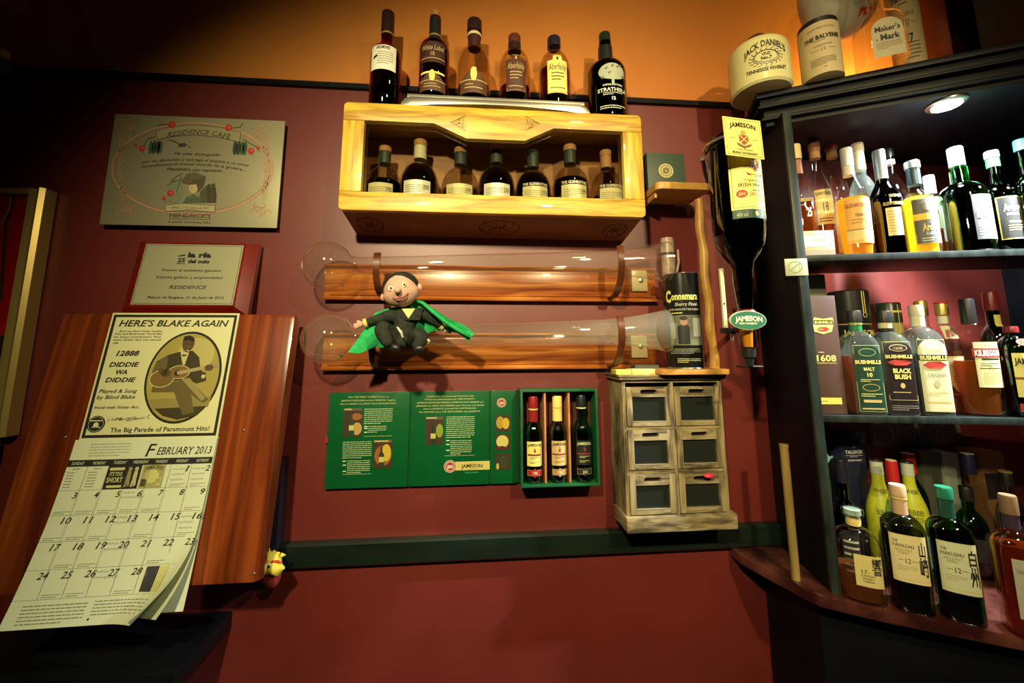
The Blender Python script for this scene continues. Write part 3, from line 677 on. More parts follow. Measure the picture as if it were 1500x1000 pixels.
# large gin plaque
PLM2 = pbr((.40, .37, .23), .40, .3)
G = Frame((0, -.021, 0), crop=(130, 150, 5)); x0p = (G.loc(192, 90)[0] + G.loc(78, 900)[0]) / 2; x1p = (G.loc(1440, 130)[0] + G.loc(1375, 910)[0]) / 2; y1p = (G.loc(192, 90)[1] + G.loc(1440, 130)[1]) / 2; y0p = (G.loc(78, 900)[1] + G.loc(1380, 912)[1]) / 2
pl = thing('gin_award_plaque', 'large aluminium plaque with a pink scrollwork border and a printed lady portrait', 'plaque', (x0p, 0, y0p))
MB().box(x0p + .004, x1p - .004, -.018, -.001, y0p + .004, y1p - .004, BLACKPAINT, 0).build('backing', pl)
pp = MB().box(x0p, x1p, -.0212, -.018, y0p, y1p, PLM2, .0006).build('metal_plate', pl); G.o = np.array([0, -.0212, 0])
PK = (.52, .29, .17); PK2 = (.42, .22, .12); INK2 = (.07, .055, .03); GRN = (.05, .10, .055); RED = (.50, .03, .025)
G.ring(770, 480, 525, 335, 14, PK, 1); G.ring(770, 480, 508, 318, 5, PK2, 1)
G.rect(560, 745, 930, 800, PLM2, 1.5)
for sx in (-1, 1):
    for sy in (-1, 1):
        cxx, cyy = 770 + sx * 520, 480 + sy * 330
        for k in range(8):
            a = k * 1.1; G.ring(cxx + sx * 20 * math.cos(a * 1.7) - sx * 12 * k, cyy - sy * (k % 4) * 20 + sy * 2 + (34 if sx > 0 and sy < 0 else 0), 26 - k * 1.5, 22 - k, 5, PK2 if k % 2 else PK, 1 + .12 * k, a, a + 4.6)
    for k in range(7): G.ring(770 + sx * (530 + 14 * math.sin(k * 2)), 300 + k * 60, 12, 28, 4.5, PK2 if k % 2 else PK, 1.1 + .12 * k, k, k + 4)
    for k in range(3): G.line([(770 + sx * (500 + 18 * k), 220), (770 + sx * (525 + 14 * k), 480), (770 + sx * (495 + 16 * k), 720)], 4, PK, 1)
G.poly([(495, 205), (620, 175), (790, 163), (960, 180), (1115, 215), (1110, 295), (960, 258), (790, 240), (640, 248), (500, 275)], INK2, 1.6); G.poly([(499, 208), (620, 178), (790, 167), (960, 184), (1111, 218), (1106, 290), (960, 254), (790, 236), (640, 244), (504, 270)], (.36, .31, .17), 1.8)
G.t('RESIDENCE CAFÉ', 575, 1045, 236, 36, INK2, ital=True, arc=34, bold=.008)
G.line([(590, 275), (640, 290), (670, 315), (655, 325)], 7, INK2); G.rect(665, 300, 710, 325, INK2); G.line([(700, 300), (750, 335)], 5, INK2)
for X, Y, s in ((345, 310, 12), (392, 337, 22), (612, 165, 26), (1025, 187, 25), (1190, 355, 24), (1242, 335, 13), (600, 665, 25), (552, 702, 14)):
    G.ell(X, Y, s, s, RED, 2); G.ell(X + 3, Y - 3, s * .45, s * .45, (.65, .10, .07), 2.2); G.line([(X, Y + s), (X + 14, Y + s + 16)], 4, GRN)
for X in (455, 480, 508, 525): G.ell(X, 325 + (X % 9), 16, 48, GRN if X % 2 else (.03, .05, .035), 2)
for X in (1072, 1098, 1125, 1145): G.ell(X, 335 + (X % 9), 16, 50, GRN if X % 2 else (.03, .05, .035), 2)
for pts in ([(400, 330), (430, 270), (490, 250)], [(1130, 265), (1180, 300), (1240, 330)], [(500, 170), (560, 160), (600, 170)], [(1050, 190), (1110, 180), (1130, 150)]): G.line(pts, 6, INK2)
G.t('Ha sido distinguido', 625, 965, 378, 20, INK2, ital=True); G.t('por su devoción y entrega al pepino y su amor', 390, 1180, 437, 20, INK2, ital=True, arc=30); G.t('incondicional al inusual mundo de la ginebra...', 390, 1150, 470, 19, INK2, ital=True, arc=32); G.t("Hendrick's, por supuesto.", 572, 980, 492, 21, INK2, ital=True, bold=.01)
# printed lady with a feathered hat
G.poly([(570, 600), (690, 570), (690, 690), (640, 735), (570, 720)], (.22, .25, .15), 1.6); G.poly([(860, 610), (925, 590), (940, 700), (905, 735), (800, 735), (820, 650)], (.09, .10, .06), 1.7)
G.poly([(690, 560), (730, 525), (790, 512), (860, 545), (850, 585), (840, 620), (800, 660), (790, 610), (730, 600), (695, 590)], (.10, .09, .04), 2); G.ell(770, 540, 62, 24, (.12, .13, .07), 2.3); G.ell(720, 575, 40, 22, (.15, .11, .05), 2.2)
G.poly([(738, 605), (790, 600), (800, 640), (780, 668), (757, 668), (740, 650), (735, 632)], (.60, .48, .26), 2.6); G.ell(757, 625, 5, 3, INK2, 3); G.poly([(741, 650), (752, 648), (750, 654)], RED, 3)
G.poly([(690, 735), (720, 690), (770, 675), (830, 700), (850, 735)], GRN, 2.6)
for k in range(9): G.line([(700 + k * 16, 735), (712 + k * 14, 700), (735 + k * 8, 682)], 2.5, (.30, .30, .18), 3)
for X in (915, 880): G.ell(X, 612, 10, 14, INK2, 2.4); G.poly([(X - 14, 625), (X + 18, 625), (X + 20, 735), (X - 10, 735)], INK2, 2.4)
for pts in ([(600, 580), (650, 540), (690, 520)], [(575, 610), (630, 575), (670, 570)], [(640, 660), (665, 600), (680, 540)]): G.line(pts, 5, GRN, 2.5)
G.poly([(560, 750), (700, 738), (930, 755), (928, 808), (740, 790), (562, 802)], INK2, 3); G.poly([(564, 753), (700, 742), (926, 758), (924, 803), (740, 786), (566, 798)], (.46, .42, .22), 3.3)
G.t('Bilbao, a 7 de octubre de 2009', 612, 880, 772, 14, INK2, 4, ital=True)
G.t("HENDRICK'S", 592, 895, 828, 28, INK2, bold=.01); G.rect(590, 853, 895, 856, INK2); G.t('A MOST UNUSUAL GIN', 582, 890, 877, 14, INK2)
G.build('plate_print', pp)

# framed red picture at the left edge
G = Frame((0, -.03, 0), crop=(0, 260, 3.333)); xr_ = (G.loc(222, 60)[0] + G.loc(150, 520)[0]) / 2; yt_ = G.loc(120, 50)[1]
pf = thing('framed_picture', 'large red picture in a gold frame cut off at the left edge', 'picture', (xr_ - .25, 0, -.3))
yb_ = on(0, 640, .03)[2]
for a in ((xr_ - .035, xr_, yb_, yt_), (xr_ - .55, xr_ - .515, yb_, yt_)):
    MB().prism([(a[0], -.004), (a[0], -.030), (a[0] + .012, -.026), (a[1] - .008, -.036), (a[1], -.030), (a[1], -.004)], yb_, yt_, GOLDP, 'z').build('frame_side', pf)
for a in ((yt_ - .014, yt_), (yb_, yb_ + .03)): MB().box(xr_ - .515, xr_ - .035, -.03, -.004, a[0], a[1], GOLDP, .003).build('frame_rail', pf)
MB().box(xr_ - .515, xr_ - .035, -.014, -.008, yb_ + .03, yt_ - .014, pbr((.42, .006, .006), .35), 0).build('picture_print', pf)
G.o = np.array([0, -.0142, 0]); G.rect(-300, 770, 40, 1400, INK, 1); G.rect(-300, 715, 48, 770, (.50, .01, .008), 1)
G.line([(72, 60), (60, 130), (30, 230), (5, 600)], 14, (.05, .03, .012), 2); G.line([(55, 80), (50, 150), (10, 220), (-40, 260)], 10, (.35, .25, .06), 2.2); G.build('picture_ornament', pf)
# dark post and yellow toy bird
p = on(400, 700, .03); px_ = (on(402, 680, .03)[0] + on(413, 680, .03)[0]) / 2
tag(MB().box(px_ - .011, px_ + .011, -.034, -.001, on(405, 845, .03)[2], on(405, 672, .03)[2], pbr((.012, .012, .02), .35), .002).build('upright_post'), 'narrow black upright post between the wooden board and the green rail', 'post')
c = on(401, 824, .075); YB = pbr((.75, .62, .06), .6)
tb = thing('toy_bird', 'yellow rubber toy bird head peeking out at the lower right corner of the wooden board', 'toy', c)
MB().ball(c + np.array([-.006, 0, 0]), (.021, .017, .022), YB, 20, 12).build('head', tb)
MB().tube([c + np.array([.004, -.006, -.004]), c + np.array([.016, -.010, -.009]), c + np.array([.026, -.013, -.004])], [.015, .011, .003], YB).build('beak', tb)
for k in range(5): MB().tube([c + np.array([-.022 + .009 * k, 0, .016 + .003 * math.sin(k)]), c + np.array([-.022 + .011 * k, 0, .034 - .005 * k])], [.005, .0012], YB, 8).build('crest_feather', tb)
MB().ball(c + np.array([-.001, -.0165, .002]), (.005, .002, .005), pbr((.9, .85, .5), .5)).ball(c + np.array([-.001, -.0185, .002]), (.0028, .001, .0028), BLACK).build('eye', tb)
MB().tube([c + np.array([.002, -.014, .009]), c + np.array([.012, -.013, .009]), c + np.array([.021, -.011, .005])], [.002, .0025, .0015], pbr((.6, .05, .02), .6), 8).build('red_stripe', tb)
MB().ball(c + np.array([-.006, .01, -.03]), (.018, .013, .024), pbr((.25, .02, .01), .7), 16, 8).build('body', tb)
# small dark figure high at the left edge
c = on(3, 88, .05)
tf = thing('hanging_ornament', 'small yellow and blue ornament in shadow at the upper left edge', 'ornament', c)
MB().ball(c + np.array([0, 0, .014]), (.012, .012, .016), pbr((.6, .5, .1), .6)).build('yellow_top', tf); MB().ball(c + np.array([.002, 0, -.014]), (.017, .014, .02), pbr((.03, .08, .25), .6)).build('blue_base', tf)
MB().box(c[0] - .02, c[0] + .004, c[1] + .012, -.001, c[2] - .09, c[2] - .02, BLACK, .003).build('bracket', tf)

# ------------------------------------------------------------------ oak display case
FD = .135                                                     # distance of its front from the wall
G = Frame((0, -FD, 0), crop=(0, 0, 1)); q = lambda u, v: G.loc(u, v)
cx0_, cx1_ = (q(503, 160)[0] + q(496, 300)[0]) / 2, (q(938, 180)[0] + q(947, 310)[0]) / 2
zt_ = (q(510, 149)[1] + q(936, 169)[1]) / 2; zb_ = (q(500, 306)[1] + q(944, 319)[1]) / 2
oc = thing('display_case', 'yellow oak wall display case with carved knots and a glass front holding round bottles', 'display case', (cx0_, 0, zb_))
ozt = (q(590, 177)[1] + q(870, 192)[1]) / 2; ozb = (q(536, 281)[1] + q(910, 291)[1]) / 2; oxl = q(531, 230)[0]; oxr = q(914, 240)[0]
dx0, dx1 = q(636, 177)[0], q(811, 187)[0]; ex0, ex1 = q(683, 202)[0], q(769, 207)[0]; dz = (q(690, 202)[1] + q(765, 207)[1]) / 2
R_ = .010
def arcp(cx, cz, r, a0, a1, n=5): return [(cx + r * math.cos(a0 + (a1 - a0) * i / n), cz + r * math.sin(a0 + (a1 - a0) * i / n)) for i in range(n + 1)]
ftop = arcp(cx0_ + R_, zt_ - R_, R_, PI, PI / 2) + arcp(cx1_ - R_, zt_ - R_, R_, PI / 2, 0) + [(cx1_, ozt - .012), (oxr, ozt - .012), (oxr, ozt), (dx1, ozt), (ex1, dz), (ex0, dz), (dx0, ozt), (oxl, ozt), (oxl, ozt - .012), (cx0_, ozt - .012)]
def fprism(poly, y0, y1, mat, nm, par, bev=.0015):
    return MB().prism(poly, y0, y1, mat, 'y', bev).build(nm, par)
ft = [(cx1_ + 0, ozt), (oxr, ozt), (dx1, ozt), (ex1, dz), (ex0, dz), (dx0, ozt), (oxl, ozt), (cx0_, ozt)]
fprism(arcp(cx0_ + R_, zt_ - R_, R_, PI, PI / 2) + arcp(cx1_ - R_, zt_ - R_, R_, PI / 2, 0) + ft, -FD, -FD + .016, OAK, 'front_rail', oc)
fprism([(cx0_, ozt - .0006), (oxl, ozt - .0006), (oxl, ozb + .0006), (cx0_ - .0, ozb + .0006)], -FD, -FD + .016, OAKV, 'front_stile', oc)
fprism([(oxr, ozt - .0006), (cx1_, ozt - .0006), (cx1_, ozb + .0006), (oxr, ozb + .0006)], -FD, -FD + .016, OAKV, 'front_stile', oc)
fprism([(cx0_, ozb), (cx1_, ozb)] + arcp(cx1_ - R_, zb_ + R_, R_, 0, -PI / 2) + arcp(cx0_ + R_, zb_ + R_, R_, -PI / 2, -PI), -FD, -FD + .016, OAK, 'front_rail', oc)
zb2 = on(700, 350, 0)[2]
MB().prism([(-FD + .0165, zb_ + .001), (-.001, zb2 + .002), (-.001, zb2 + .014), (-FD + .0165, zb_ + .018)], cx0_ + .004, cx1_ - .004, OAKSHADE, 'x', .001).build('bottom_board', oc)
MB().box(cx0_ + .002, cx1_ - .002, -FD + .0165, -.001, zt_ - .014, zt_ - .001, OAK, .001).build('top_board', oc)
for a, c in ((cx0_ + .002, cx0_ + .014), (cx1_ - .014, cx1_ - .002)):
    MB().prism([(-FD + .0165, zb_ + .018), (-.001, zb2 + .015), (-.001, zt_ - .0145), (-FD + .0165, zt_ - .0145)], a, c, OAKSHADE, 'x').build('side_board', oc)
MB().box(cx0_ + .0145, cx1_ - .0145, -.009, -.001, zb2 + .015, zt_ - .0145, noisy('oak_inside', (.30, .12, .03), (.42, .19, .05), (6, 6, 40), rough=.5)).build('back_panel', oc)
MB().box(oxl - .004, oxr + .004, -FD + .0175, -FD + .0195, ozb - .004, ozt + .004, glassy((.90, .90, .86), base=.05)).build('glass_pane', oc)
CARVE = pbr((.16, .05, .012), .7)
for sx, uc in ((1, 672), (-1, 779)):
    c = q(uc, 180 if sx > 0 else 181); Dk = Dec(); s0 = .0145
    T = [(-sx * s0 * 1.35, 0), (sx * s0, s0 * 1.25), (sx * s0, -s0 * 1.25)]
    Dk.line(T + [T[0], T[1]], .0012, CARVE, 1)
    for k in range(3):
        a, c2 = T[k], T[(k + 1) % 3]; m = (a[0] * .1 + c2[0] * .1, a[1] * .1 + c2[1] * .1)
        Dk.line([(a[0] * .72, a[1] * .72), ((a[0] + c2[0]) * .36, (a[1] + c2[1]) * .36), (c2[0] * .45, c2[1] * .45), (0, 0)], .001, CARVE, 1)
        Dk.line([(a[0] * .72, a[1] * .72), (a[0] * .3 - a[1] * .25, a[1] * .3 + a[0] * .25), (c2[0] * .1, c2[1] * .1)], .001, CARVE, 1)
    Dk.build('carved_knot', lambda x, y, l, c=c: (c[0] + x, -FD - .0004, c[1] + y), oc)
# carvings on the sloping underside
bo = np.array([0, -FD + .0165, zb_ + .001]); bd = np.array([0, -.001 - (-FD + .0165), zb2 - zb_ + .001]); bl = np.linalg.norm(bd); bd = bd / bl; bnn = np.array([0, bd[2], -bd[1]])
CV2 = pbr((.07, .022, .008), .7)
for cxk, w in ((cx0_ + .05, .03), ((cx0_ + cx1_) / 2 + .01, .05), (cx1_ - .05, .03)):
    Dk = Dec(); Dk.ring(cxk, bl * .5, w, bl * .3, .003, CV2, 1)
    for k in range(7): a = k * .9; Dk.ring(cxk + w * .55 * math.cos(a), bl * .5 + bl * .15 * math.sin(a), w * .35, bl * .16, .0022, CV2, 1, a, a + 4)
    Dk.build('underside_carving', lambda x, y, l: bo + np.array([x, 0, 0]) + bd * y + bnn * .0005, oc)

# seven round bottles inside the case
LW = pbr((.72, .66, .34), .55); LWW = pbr((.86, .84, .68), .55); DKL = glassy((.10, .030, .012), base=.05); DKL2 = glassy((.17, .05, .015), base=.05)
AMB = glassy((.45, .15, .03), base=.04, body=.25); AMBL = glassy((.85, .42, .06), base=.04, body=.4); CORK = pbr((.40, .20, .07), .6); SMOKEG = glassy((.80, .72, .60), base=.06)
CAPSG = pbr((.035, .05, .035), .35)
gz = zb_ + .012
specs = [(562, 216, 52, DKL, .46, 'dark capsule, half empty', CAPSG, LW, ''), (614, 207, 56, DKL, .66, 'cream neck band, full', pbr((.62, .56, .34), .5), LWW, ''),
         (674, 218, 54, AMB, .36, 'dark capsule, almost empty', CAPSG, LW, ''), (727, 214, 54, DKL, .66, 'plain white label', CAPSG, LWW, ''),
         (781, 222, 52, DKL, .62, 'dark capped neck', CAPSG, LW, 'THE GLENROTHES'), (836, 214, 54, DKL, .50, 'orange cap', CAPSG, LW, 'THE GLENROTHES'),
         (889, 222, 50, DKL2, .30, 'pale cap, clear and nearly empty', CORK, LW, 'THE GLENROTHES')]
ordn = ['leftmost', 'second from left', 'third from left', 'middle one', 'third from right', 'second from right', 'rightmost']
for i, (u, vt, w, liq, fl, desc, cm, lm, txt) in enumerate(specs):
    p, h, r = fitw(u, 283, vt, w, .072, gz)
    items = [('l', -.42, .30, .75, .25, 4, pbr((.30, .26, .12), .6)), ('r', -.5, .04, .5, .10, pbr((.25, .20, .08), .6)), ('t', ('1985', '1987', '1992', '2001', '1978', '1991', '1979')[i], .36, .6, .3, .2, INK)]
    labs = [(.16, .375, 1.45, lm, 'rect', items)]
    if txt: labs.append((.38, .43, 1.5, None, 'rect', [('t', txt, 0, .5, .75, .95, pbr((.85, .8, .6), .5), dict(bold=.02))]))
    bottle('round whisky bottle in the oak case, ' + ordn[i] + ', ' + desc, p, h, r, mkp(.40, .68, .32, .92, .15, .8), SMOKEG, liq, fl,
           (CORK if i != 4 else CAPSG, .92, 1.0, .36), labs, group='round bottles in the oak case', neck=[('neck_capsule', .74, .92, .345, cm)])

# ------------------------------------------------------------------ bottles and metal stand on top of the case
ztop = zt_
G = Frame((0, -.125, 0), crop=(0, 0, 1))
sx0, sx1 = G.loc(587, 146)[0], G.loc(865, 160)[0]; sh = G.loc(600, 124)[1] - ztop
sh = max(sh, .02)
st = thing('metal_stand', 'curved brushed metal riser on the oak case carrying four bottles', 'stand', (sx0, 0, ztop))
pts = [(sx0, ztop)] + [(sx0 + .003, ztop + .012), (sx0 + .010, ztop + .021), (sx0 + .022, ztop + .026), (sx1 - .026, ztop + .026), (sx1 - .012, ztop + .020), (sx1 - .004, ztop + .010), (sx1, ztop)]
n_ = 16; under = [(sx1 - (sx1 - sx0) * i / n_, ztop + .0145 * math.sin(PI * i / n_) ** .8) for i in range(1, n_)]
MB().prism(pts + under, -.128, -.03, SILVER, 'y', .0006).build('curved_base', st)
MB().box(sx0 + .014, sx1 - .014, -.124, -.030, ztop + .0265, ztop + .0355, pbr((.42, .40, .33), .35, .8), .001).build('top_plate', st)
zst = ztop + .036
REDL = glassy((.20, .012, .006), base=.05); REDL2 = glassy((.42, .05, .012), base=.05)
CAP1 = pbr((.028, .012, .012), .35); GOLDL = pbr((.66, .52, .14), .4, .3); YELL = pbr((.85, .75, .20), .55)
LTXT = pbr((.55, .40, .16), .5)
p, h, r = fitw(563, 158, 20, 46, .085, ztop)
bottle('dark red whisky bottle with a white upper label, leftmost on top of the oak case', p, h, r, mkp(.55, .67, .40, .93, .4), glassy((.55, .06, .03), base=.05), REDL, .60, (CAP1, .78, 1.0, .43),
       [(.35, .585, 1.75, LWW, 'rect', [('t', 'ARDMORE', 0, .88, .13, .5, INK, dict(serif=False, bold=.02)), ('l', -.2, .38, .74, .2, 6, pbr((.3, .3, .2), .6)), ('p', [(-.35, .52), (-.22, .60), (-.18, .52), (-.35, .42)], INK)])], group='bottles on top of the oak case',
       neck=[('gold_ring', .765, .78, .44, GOLDP)])
wl = [('t', 'White Label', 0, .70, .24, .9, LTXT, dict(ital=True)), ('t', '18', 0, .40, .2, .15, LTXT), ('r', -.5, .18, .5, .21, LTXT)]
pe = dict(group='bottles on top of the oak case')
BAND = pbr((.10, .045, .02), .5)
hump = [('e', 0, .80, .10, .30, YELL), ('o', 0, .80, .06, .18, .01, INK), ('r', -.5, .52, .5, .56, LTXT), ('r', -.3, .2, .3, .24, LTXT), ('l', -.28, .28, .42, .30, 1, LTXT)]
p, h, r = fitw(635, 140, 18, 44, .085, zst)
bottle('dark red round-shouldered whisky bottle with a black foil neck, second from left on the case', p, h, r, mkp(.55, .655, .40, .93, .1), glassy((.5, .05, .03), base=.05), REDL, .58, (CORK, .90, 1.0, .30),
       [(.34, .56, 1.7, pbr((.05, .015, .01), .5), 'rect', wl), (.05, .24, 1.9, BAND, 'hump', hump), (.225, .245, 1.7, YELL, 'rect', [])], neck=[('neck_foil', .67, .91, .41, BLACK), ('gold_ring', .70, .715, .45, GOLDP)], **pe)
p, h, r = fitw(694, 142, 32, 48, .085, zst)
bottle('clear domed whisky bottle with a bulbous dark stopper, third from left on the case', p, h, r, mkp(.40, .66, .36, .88, .05), SMOKEG, REDL2, .20, (CAP1, .86, 1.0, .46),
       [(.04, .30, 1.8, BAND, 'hump', hump)], neck=[('neck_foil', .67, .87, .40, pbr((.06, .015, .015), .4)), ('cream_band', .80, .83, .44, LW)], **pe)
ab = lambda c, txt, bgc: [('b', .04, .015, c), ('t', txt, 0, .68, .17, .86, c, dict(ital=False)), ('l', -.3, .3, .55, .30, 3, c), ('r', -.36, .12, .36, .14, c), ('e', 0, .90, .05, .05, c)]
p, h, r = fitw(754, 146, 54, 46, .085, zst)
bottle('clear whisky bottle with a dark brown crested label, third from right on the case', p, h, r, mkp(.45, .77, .38, .90, .05), SMOKEG, REDL2, .24, (pbr((.12, .03, .02), .35), .88, 1.0, .40),
       [(.10, .60, 1.25, pbr((.085, .028, .018), .5), 'crest', ab(LTXT, 'Aberfeldy', 0))], neck=[('neck_foil', .78, .88, .43, CAP1)], **pe)
p, h, r = fitw(813, 150, 57, 47, .085, zst)
bottle('clear whisky bottle with a bright yellow crested label, second from right on the case', p, h, r, mkp(.45, .77, .38, .90, .05), SMOKEG, REDL2, .50, (pbr((.02, .015, .035), .35), .86, 1.0, .42),
       [(.10, .62, 1.25, YELL, 'crest', ab(INK, 'Aberfeldy', 0))], **pe)
p, h, r = fitw(890, 170, 51, 57, .085, ztop)
WH = pbr((.72, .76, .62), .55)
bottle('broad black whisky bottle with a white tree emblem, rightmost on top of the oak case', p, h, r, mkp(.53, .66, .34, .90, .05), glassy((.10, .02, .01), base=.06), glassy((.03, .008, .005), base=.04), .70, (pbr((.012, .025, .018), .3), .84, 1.0, .31),
       [(.04, .58, 1.7, None, 'rect', [('e', 0, .76, .42, .16, pbr((.40, .45, .33), .6))] + [('p', [(.36 * math.cos(k), .76 + .12 * math.sin(k * 1.7)), (.36 * math.cos(k) + .10, .80 + .12 * math.sin(k * 1.7)), (.36 * math.cos(k) + .06, .73 + .12 * math.sin(k * 1.7))], pbr((.12, .14, .10), .6)) for k in range(9)] +
         [('r', -.04, .52, .04, .62, pbr((.40, .45, .33), .6)), ('t', 'CHIVAS BROTHERS', 0, .50, .035, .6, WH, dict(bold=.02)), ('t', 'STRATHISLA', 0, .41, .07, .92, WH, dict(bold=.02)), ('l', -.3, .3, .365, .30, 2, WH), ('t', '12', 0, .24, .06, .12, WH, dict(bold=.04)), ('l', -.4, .4, .12, .04, 2, WH)])],
       neck=[('neck_foil', .66, .84, .39, pbr((.015, .02, .02), .3))], **pe)

def horn_glass(i):
    m = glassy((.965, .975, .94 - .001 * i), base=.06, edge=.85).copy(); nt = m.node_tree; mx = [n for n in nt.nodes if n.type == 'MIX_SHADER'][0]; out = [n for n in nt.nodes if n.type == 'OUTPUT_MATERIAL'][0]
    df = nt.nodes.new('ShaderNodeBsdfDiffuse'); df.inputs[0].default_value = (.80, .80, .66, 1); m2 = nt.nodes.new('ShaderNodeMixShader')
    tc = nt.nodes.new('ShaderNodeTexCoord'); sp = nt.nodes.new('ShaderNodeSeparateXYZ'); mr = nt.nodes.new('ShaderNodeMapRange')
    mr.inputs[1].default_value = .45; mr.inputs[2].default_value = .85; mr.inputs[3].default_value = .01 if i == 0 else .035; mr.inputs[4].default_value = .03 if i == 0 else .17
    nt.links.new(tc.outputs['Object'], sp.inputs[0]); nt.links.new(sp.outputs[0], mr.inputs[0]); nt.links.new(mr.outputs[0], m2.inputs[0])
    nt.links.new(mx.outputs[0], m2.inputs[1]); nt.links.new(df.outputs[0], m2.inputs[2]); nt.links.new(m2.outputs[0], out.inputs[0]); return m
# ------------------------------------------------------------------ glass yards on their boards
for i, (tu0, tv, tu1, bt, lab, axv) in enumerate([(472, 440, 963, 390, 'upper', (390.4, 384)), (469, 541, 965, 490, 'lower', (496.5, 484))]):
    zlo = on((tu0 + tu1) / 2, tv, .022)[2]; xa_ = on(tu0, tv, .022)[0]; xb_ = on(tu1, tv, .022)[0]; zhi = zlo + .088
    bd_ = thing('yard_glass_board', 'red varnished pine backing board with moulded edges behind the %s glass horn' % lab, 'board', (xa_, 0, zlo))
    MB().prism([(-.001, zlo), (-.020, zlo), (-.022, zlo + .004), (-.018, zlo + .008), (-.014, zlo + .011), (-.014, zhi - .011), (-.018, zhi - .008), (-.022, zhi - .004), (-.020, zhi), (-.001, zhi)], xa_, xb_, PINE, 'x', .0008).build('moulded_board', bd_)
    MB().box(xa_ + .014, xb_ - .014, -.0175, -.0135, zlo + .012, zhi - .012, PINE, .001).build('raised_panel', bd_)
    for xs in (xa_ + .045, xb_ - .045):
        MB().lathe([(.004, 0), (.004, .0015), (.002, .0025)], (xs, -.0175, (zlo + zhi) / 2 + (-.008)), pbr((.08, .06, .04), .4, .8), 14, 'y').build('screw_head', bd_)
    # the glass
    dcen = .083
    a = on(480, axv[0], dcen); e = on(975, axv[1], dcen); x0g = a[0] - .055; x1g = e[0]; Lg = x1g - x0g
    R0 = .056
    prof = []
    for k in range(0, 15):
        th = PI - PI * k / 14 * .86; prof.append((max(.001, R0 * math.sin(th)), R0 + R0 * math.cos(th)))
    rn = .0195
    zs = prof[-1][1]
    prof += [(.0215, zs + .006), (rn, zs + .018)]
    for k in range(1, 25):
        t = k / 24; z = zs + .018 + (Lg - zs - .018) * t
        prof.append((rn + .0135 * t ** 1.2 + .017 * max(0, (t - .80) / .20) ** 1.6, z))
    gl = MB(); gl.lathe(prof, (0, 0, 0), horn_glass(i), 56, 'x', closed=False)
    gl.v = [(x0g + vx, a[1] + vy, a[2] + (e[2] - a[2]) * (vx / Lg) + vz) for vx, vy, vz in gl.v]
    yg = thing('yard_glass', 'long empty glass horn with a round bulb on the %s wooden board' % lab, 'glass', (x0g, a[1], a[2]))
    gl.build('glass_body', yg, True)
    rp = [(x1g, a[1] + (prof[-1][0]) * math.cos(k * 2 * PI / 40), e[2] + prof[-1][0] * math.sin(k * 2 * PI / 40)) for k in range(41)]
    MB().tube(rp, .0013, glassy((.9, .93, .88), base=.2), 8).build('rim', yg)
    # wooden hoops holding it: bent strips from above the glass down to the board
    for us in (552 if i == 0 else 546, 908):
        xs = on(us, (tv + bt) / 2 - 10, .1)[0]; t = (xs - x0g) / Lg; rg = float(np.interp(xs - x0g, [p_[1] for p_ in prof], [p_[0] for p_ in prof])) + .0012
        zc_ = a[2] + (e[2] - a[2]) * t; yc = a[1]; st_ = []
        Q = [(-.0225, zlo + .012), (-.100, zlo - .004), (yc - rg - .016, zc_ - .004), (yc - rg * .55 - .004, zc_ + rg + .002)]
        for k in range(19):
            f_ = k / 18; c_ = [(1 - f_) ** 3, 3 * f_ * (1 - f_) ** 2, 3 * f_ * f_ * (1 - f_), f_ ** 3]; st_.append((sum(c_[m] * Q[m][0] for m in range(4)), sum(c_[m] * Q[m][1] for m in range(4))))
        V = []; Fc = []; th_ = .0045
        for k, (yy, zz) in enumerate(st_):
            k0, k1 = st_[max(0, k - 1)], st_[min(len(st_) - 1, k + 1)]; dy, dzv = k1[0] - k0[0], k1[1] - k0[1]; l_ = math.hypot(dy, dzv); ny, nz = (dzv / l_, -dy / l_)
            ny, nz = -ny, -nz
            for xx, o_ in ((xs - .0075, 0), (xs + .0075, 0), (xs + .0075, th_), (xs - .0075, th_)): V.append((xx, yy + ny * o_, zz + nz * o_))
        m = len(st_)
        for k in range(m - 1):
            for j in range(4): j2 = (j + 1) % 4; Fc.append((k * 4 + j, k * 4 + j2, k * 4 + 4 + j2, k * 4 + 4 + j))
        Fc += [(3, 2, 1, 0), (m * 4 - 4, m * 4 - 3, m * 4 - 2, m * 4 - 1)]
        mk('hoop', V, Fc, noisy('hoop_wood', (.07, .018, .006), (.15, .04, .012), (30, 30, 30), rough=.3), bd_, None, .7)
    if True:
        c = on(940, (412 if i == 0 else 512), .03)
        MB().box(c[0] - .024, c[0] + .018, -.0245, -.0175, zhi - .062, zhi - .006, pbr((.50, .40, .22), .3), .003).lathe([(.006, 0), (.006, .002), (.0035, .003)], (c[0], -.0245, zhi - .034), SILVER, 16, 'y').build('end_plate', bd_)

# ------------------------------------------------------------------ plush doll (plain cloth doll in a dark suit with a green cape)
def skin(name, pts, edges, rad, mat, parent, sub=2, smooth=True):
    me = bpy.data.meshes.new('s'); me.from_pydata([tuple(p) for p in pts], edges, []); o = bpy.data.objects.new('s', me); COL.objects.link(o)
    md = o.modifiers.new('k', 'SKIN'); me.skin_vertices[0].data[0].use_root = True
    for i, r in enumerate(rad): me.skin_vertices[0].data[i].radius = (r, r) if not hasattr(r, '__len__') else r
    s2 = o.modifiers.new('u', 'SUBSURF'); s2.levels = sub
    dg = bpy.context.evaluated_depsgraph_get(); dg.update(); m2 = bpy.data.meshes.new_from_object(o.evaluated_get(dg))
    V = [v.co[:] for v in m2.vertices]; Fc = [tuple(p.vertices) for p in m2.polygons]
    bpy.data.objects.remove(o); return mk(name, V, Fc, mat, parent, None, smooth)
cl = lambda n, a, b_: noisy(n, a, b_, (90, 90, 90), 4, .85, .3)
